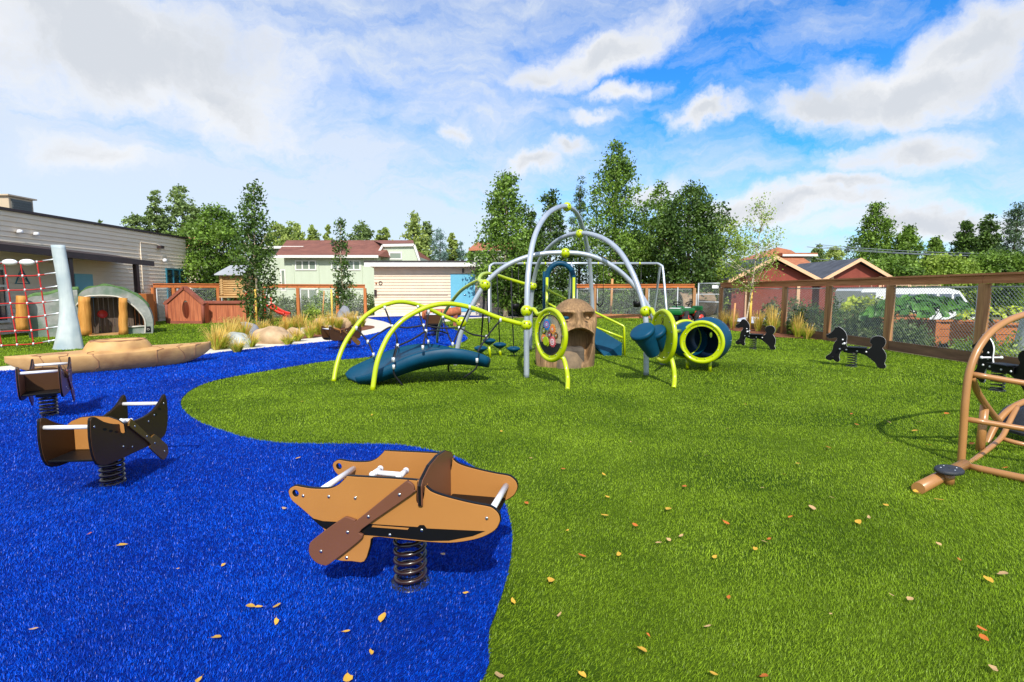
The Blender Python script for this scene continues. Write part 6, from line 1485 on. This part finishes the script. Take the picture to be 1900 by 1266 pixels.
# ------------------------------------------------------------------ fallen leaves
LEAVES = [(226,1011,15,'y','b'),(414,1048,9,'y','b'),(458,870,8,'t','b'),(166,990,7,'o','b'),(62,1167,11,'t','b'),(465,1124,16,'y','b'),(480,1126,15,'y','b'),(514,1124,16,'y','b'),(513,1153,13,'y','b'),(402,1182,16,'y','b'),(642,1172,15,'y','b'),(709,1146,18,'y','b'),(689,1210,12,'y','b'),(645,1258,20,'y','b'),(368,1262,18,'y','b'),(822,1028,8,'t','b'),(864,1100,9,'y','b'),(527,943,9,'t','b'),(523,913,6,'t','b'),(553,850,8,'y','b'),(590,842,9,'t','b'),(330,1055,5,'t','b'),(255,1042,4,'t','b'),
 (770,838,8,'y','g'),(952,1115,11,'y','g'),(1022,1076,15,'y','g'),(1038,1141,15,'t','g'),(926,1253,20,'t','g'),(1081,1251,14,'y','g'),(1192,1205,18,'y','g'),(1203,1178,9,'o','g'),(1324,1250,13,'y','g'),(1080,1031,12,'o','g'),(1148,1028,10,'y','g'),(1053,984,7,'y','g'),(1178,974,9,'o','g'),(1122,956,11,'y','g'),(1240,944,12,'y','g'),(1222,1007,12,'t','g'),(1241,1001,8,'t','g'),(1264,994,10,'t','g'),(1326,1033,9,'y','g'),(1347,970,13,'o','g'),(1352,1108,8,'o','g'),(1313,1162,12,'t','g'),(977,933,9,'o','g'),(1127,922,9,'y','g'),
 (1418,1005,12,'t','g'),(1427,1000,9,'o','g'),(1401,1018,9,'y','g'),(1466,959,9,'o','g'),(1507,942,14,'t','g'),(1543,923,10,'t','g'),(1593,968,12,'y','g'),(1612,960,12,'t','g'),(1644,937,8,'y','g'),(1742,927,13,'y','g'),(1699,911,8,'y','g'),(1654,1104,12,'t','g'),(1688,1111,12,'t','g'),(1835,1075,15,'y','g'),(1861,1064,16,'t','g'),(1820,1166,17,'o','g'),(1825,1183,14,'o','g'),(1843,1240,22,'t','g'),(1418,1254,15,'o','g'),(1541,1139,9,'t','g'),(1742,1009,8,'t','g'),(1780,1038,8,'o','g'),
 (1270,902,9,'o','g'),(1455,880,8,'o','g'),(1537,830,10,'o','g'),(1649,822,10,'t','g'),(1697,799,9,'y','g'),(1724,826,11,'y','g'),(1803,823,9,'o','g'),(1750,770,9,'y','g'),(1756,767,7,'o','g'),(1649,783,8,'t','g'),(1590,788,9,'o','g'),(1580,768,7,'o','g'),(1706,783,8,'t','g'),(1865,868,10,'o','g'),(1415,905,7,'t','g'),(1383,750,5,'y','g'),(1310,845,6,'t','g'),(1170,820,6,'t','g'),(1045,870,7,'o','g'),(985,850,6,'t','g'),(930,800,5,'y','g'),(1206,778,5,'t','g'),(1065,765,5,'t','g'),(1480,860,8,'y','g'),(560,745,5,'y','g'),(690,770,5,'y','g'),(1350,795,6,'t','g'),(1120,880,7,'y','g')]
LM = {}
def leaf_mesh(kind, var):
    if (kind, var) in LM: return LM[(kind, var)]
    r = random.Random(var*13+5); n = 9; bm = bmesh.new(); c = bm.verts.new((0,0,.0)); ring = []
    w = (.62,.8,.45,.9)[var]; curl = (.25,.12,.45,.2)[var]
    for i in range(n):
        a = 2*PI*i/n; rr = .5*(1+.14*math.sin(3*a+var)+r.uniform(-.17,.15)); x = rr*math.cos(a)*(1.15 if i == 0 else 1); y = rr*w*math.sin(a)
        ring.append(bm.verts.new((x, y, curl*(y*y*1.6+.4*x*x)*(1 if var != 2 else 1.4)+r.uniform(0,.03))))
    for i in range(n): bm.faces.new((c, ring[i], ring[(i+1) % n]))
    s0 = bm.verts.new((.55,0,.03)); s1 = bm.verts.new((.85,.06,.05)); s2 = bm.verts.new((.85,.03,.05)); bm.faces.new((s0,s1,s2))
    me = bpy.data.meshes.new('fallen_leaf'); bm.to_mesh(me); bm.free(); me.materials.append(MATS[{'y':'fallen_yellow','o':'fallen_orange','t':'fallen_tan'}[kind]]); LM[(kind,var)] = me; return me
CN = {'y':'yellow','o':'orange','t':'pale tan'}
LAND = [((762,1085),'tan canoe rider'),((210,900),'dark brown canoe rider'),((1760,880),'tan tube climber'),((1053,724),'gear panel leg'),((640,710),'teal bridge'),((1580,681),'middle horse rider'),((330,755),'blue turf bend'),((940,1060),'blue turf curve')]
USED = {}
for i, (px, py, wpx, kd, gd) in enumerate(LEAVES):
    q = G(px, py, .028); s = wpx/950*q.y*1.15
    o = bpy.data.objects.new('fallen_leaf', leaf_mesh(kd, i % 4)); COL.objects.link(o); o.location = q
    o.rotation_euler = (random.uniform(-.35,.35), random.uniform(-.35,.35), random.uniform(0,6.28)); o.scale = (s,s,s)
    (lx, ly), ln = min(LAND, key=lambda l: math.hypot(l[0][0]-px, (l[0][1]-py)*1.5)); dx, dy = px-lx, py-ly
    hv_ = ('in front' if dy > 0 else 'behind') if abs(dy) > .5*abs(dx) else ''; hh_ = ('left' if dx < 0 else 'right') if abs(dx) > .4*abs(dy) else ''
    dr = {('in front',''):'in front of', ('behind',''):'behind', ('','left'):'left of', ('','right'):'right of', ('in front','left'):'front-left of', ('in front','right'):'front-right of', ('behind','left'):'back-left of', ('behind','right'):'back-right of'}[(hv_, hh_)]
    far = math.hypot(dx, dy*1.5); fw = 'just' if far < 90 else ('close' if far < 160 else ('some way' if far < 260 else ('well' if far < 340 else 'far')))
    sz = 'large ' if wpx >= 15 else ('tiny ' if wpx <= 7 else ('small ' if wpx <= 10 else ''))
    tag(o, f"{sz}{CN[kd]} leaf on {'blue' if gd == 'b' else 'green'} turf, {fw} {dr} {ln}", 'leaf', 'fallen leaves on the turf')
SAME = {}
for o in bpy.data.objects:
    if o.get('category') == 'leaf': SAME.setdefault(o['label'], []).append(o)
for lb_, os_ in SAME.items():
    if len(os_) > 1:
        os_.sort(key=lambda o: o.location.y)
        for o, w_ in zip(os_, ('nearer', 'farther') if len(os_) == 2 else ('nearest', 'middle', 'farthest', 'last')): o['label'] = w_+' '+lb_
for o in list(bpy.data.objects):
    if '_base' in o: del o['_base']
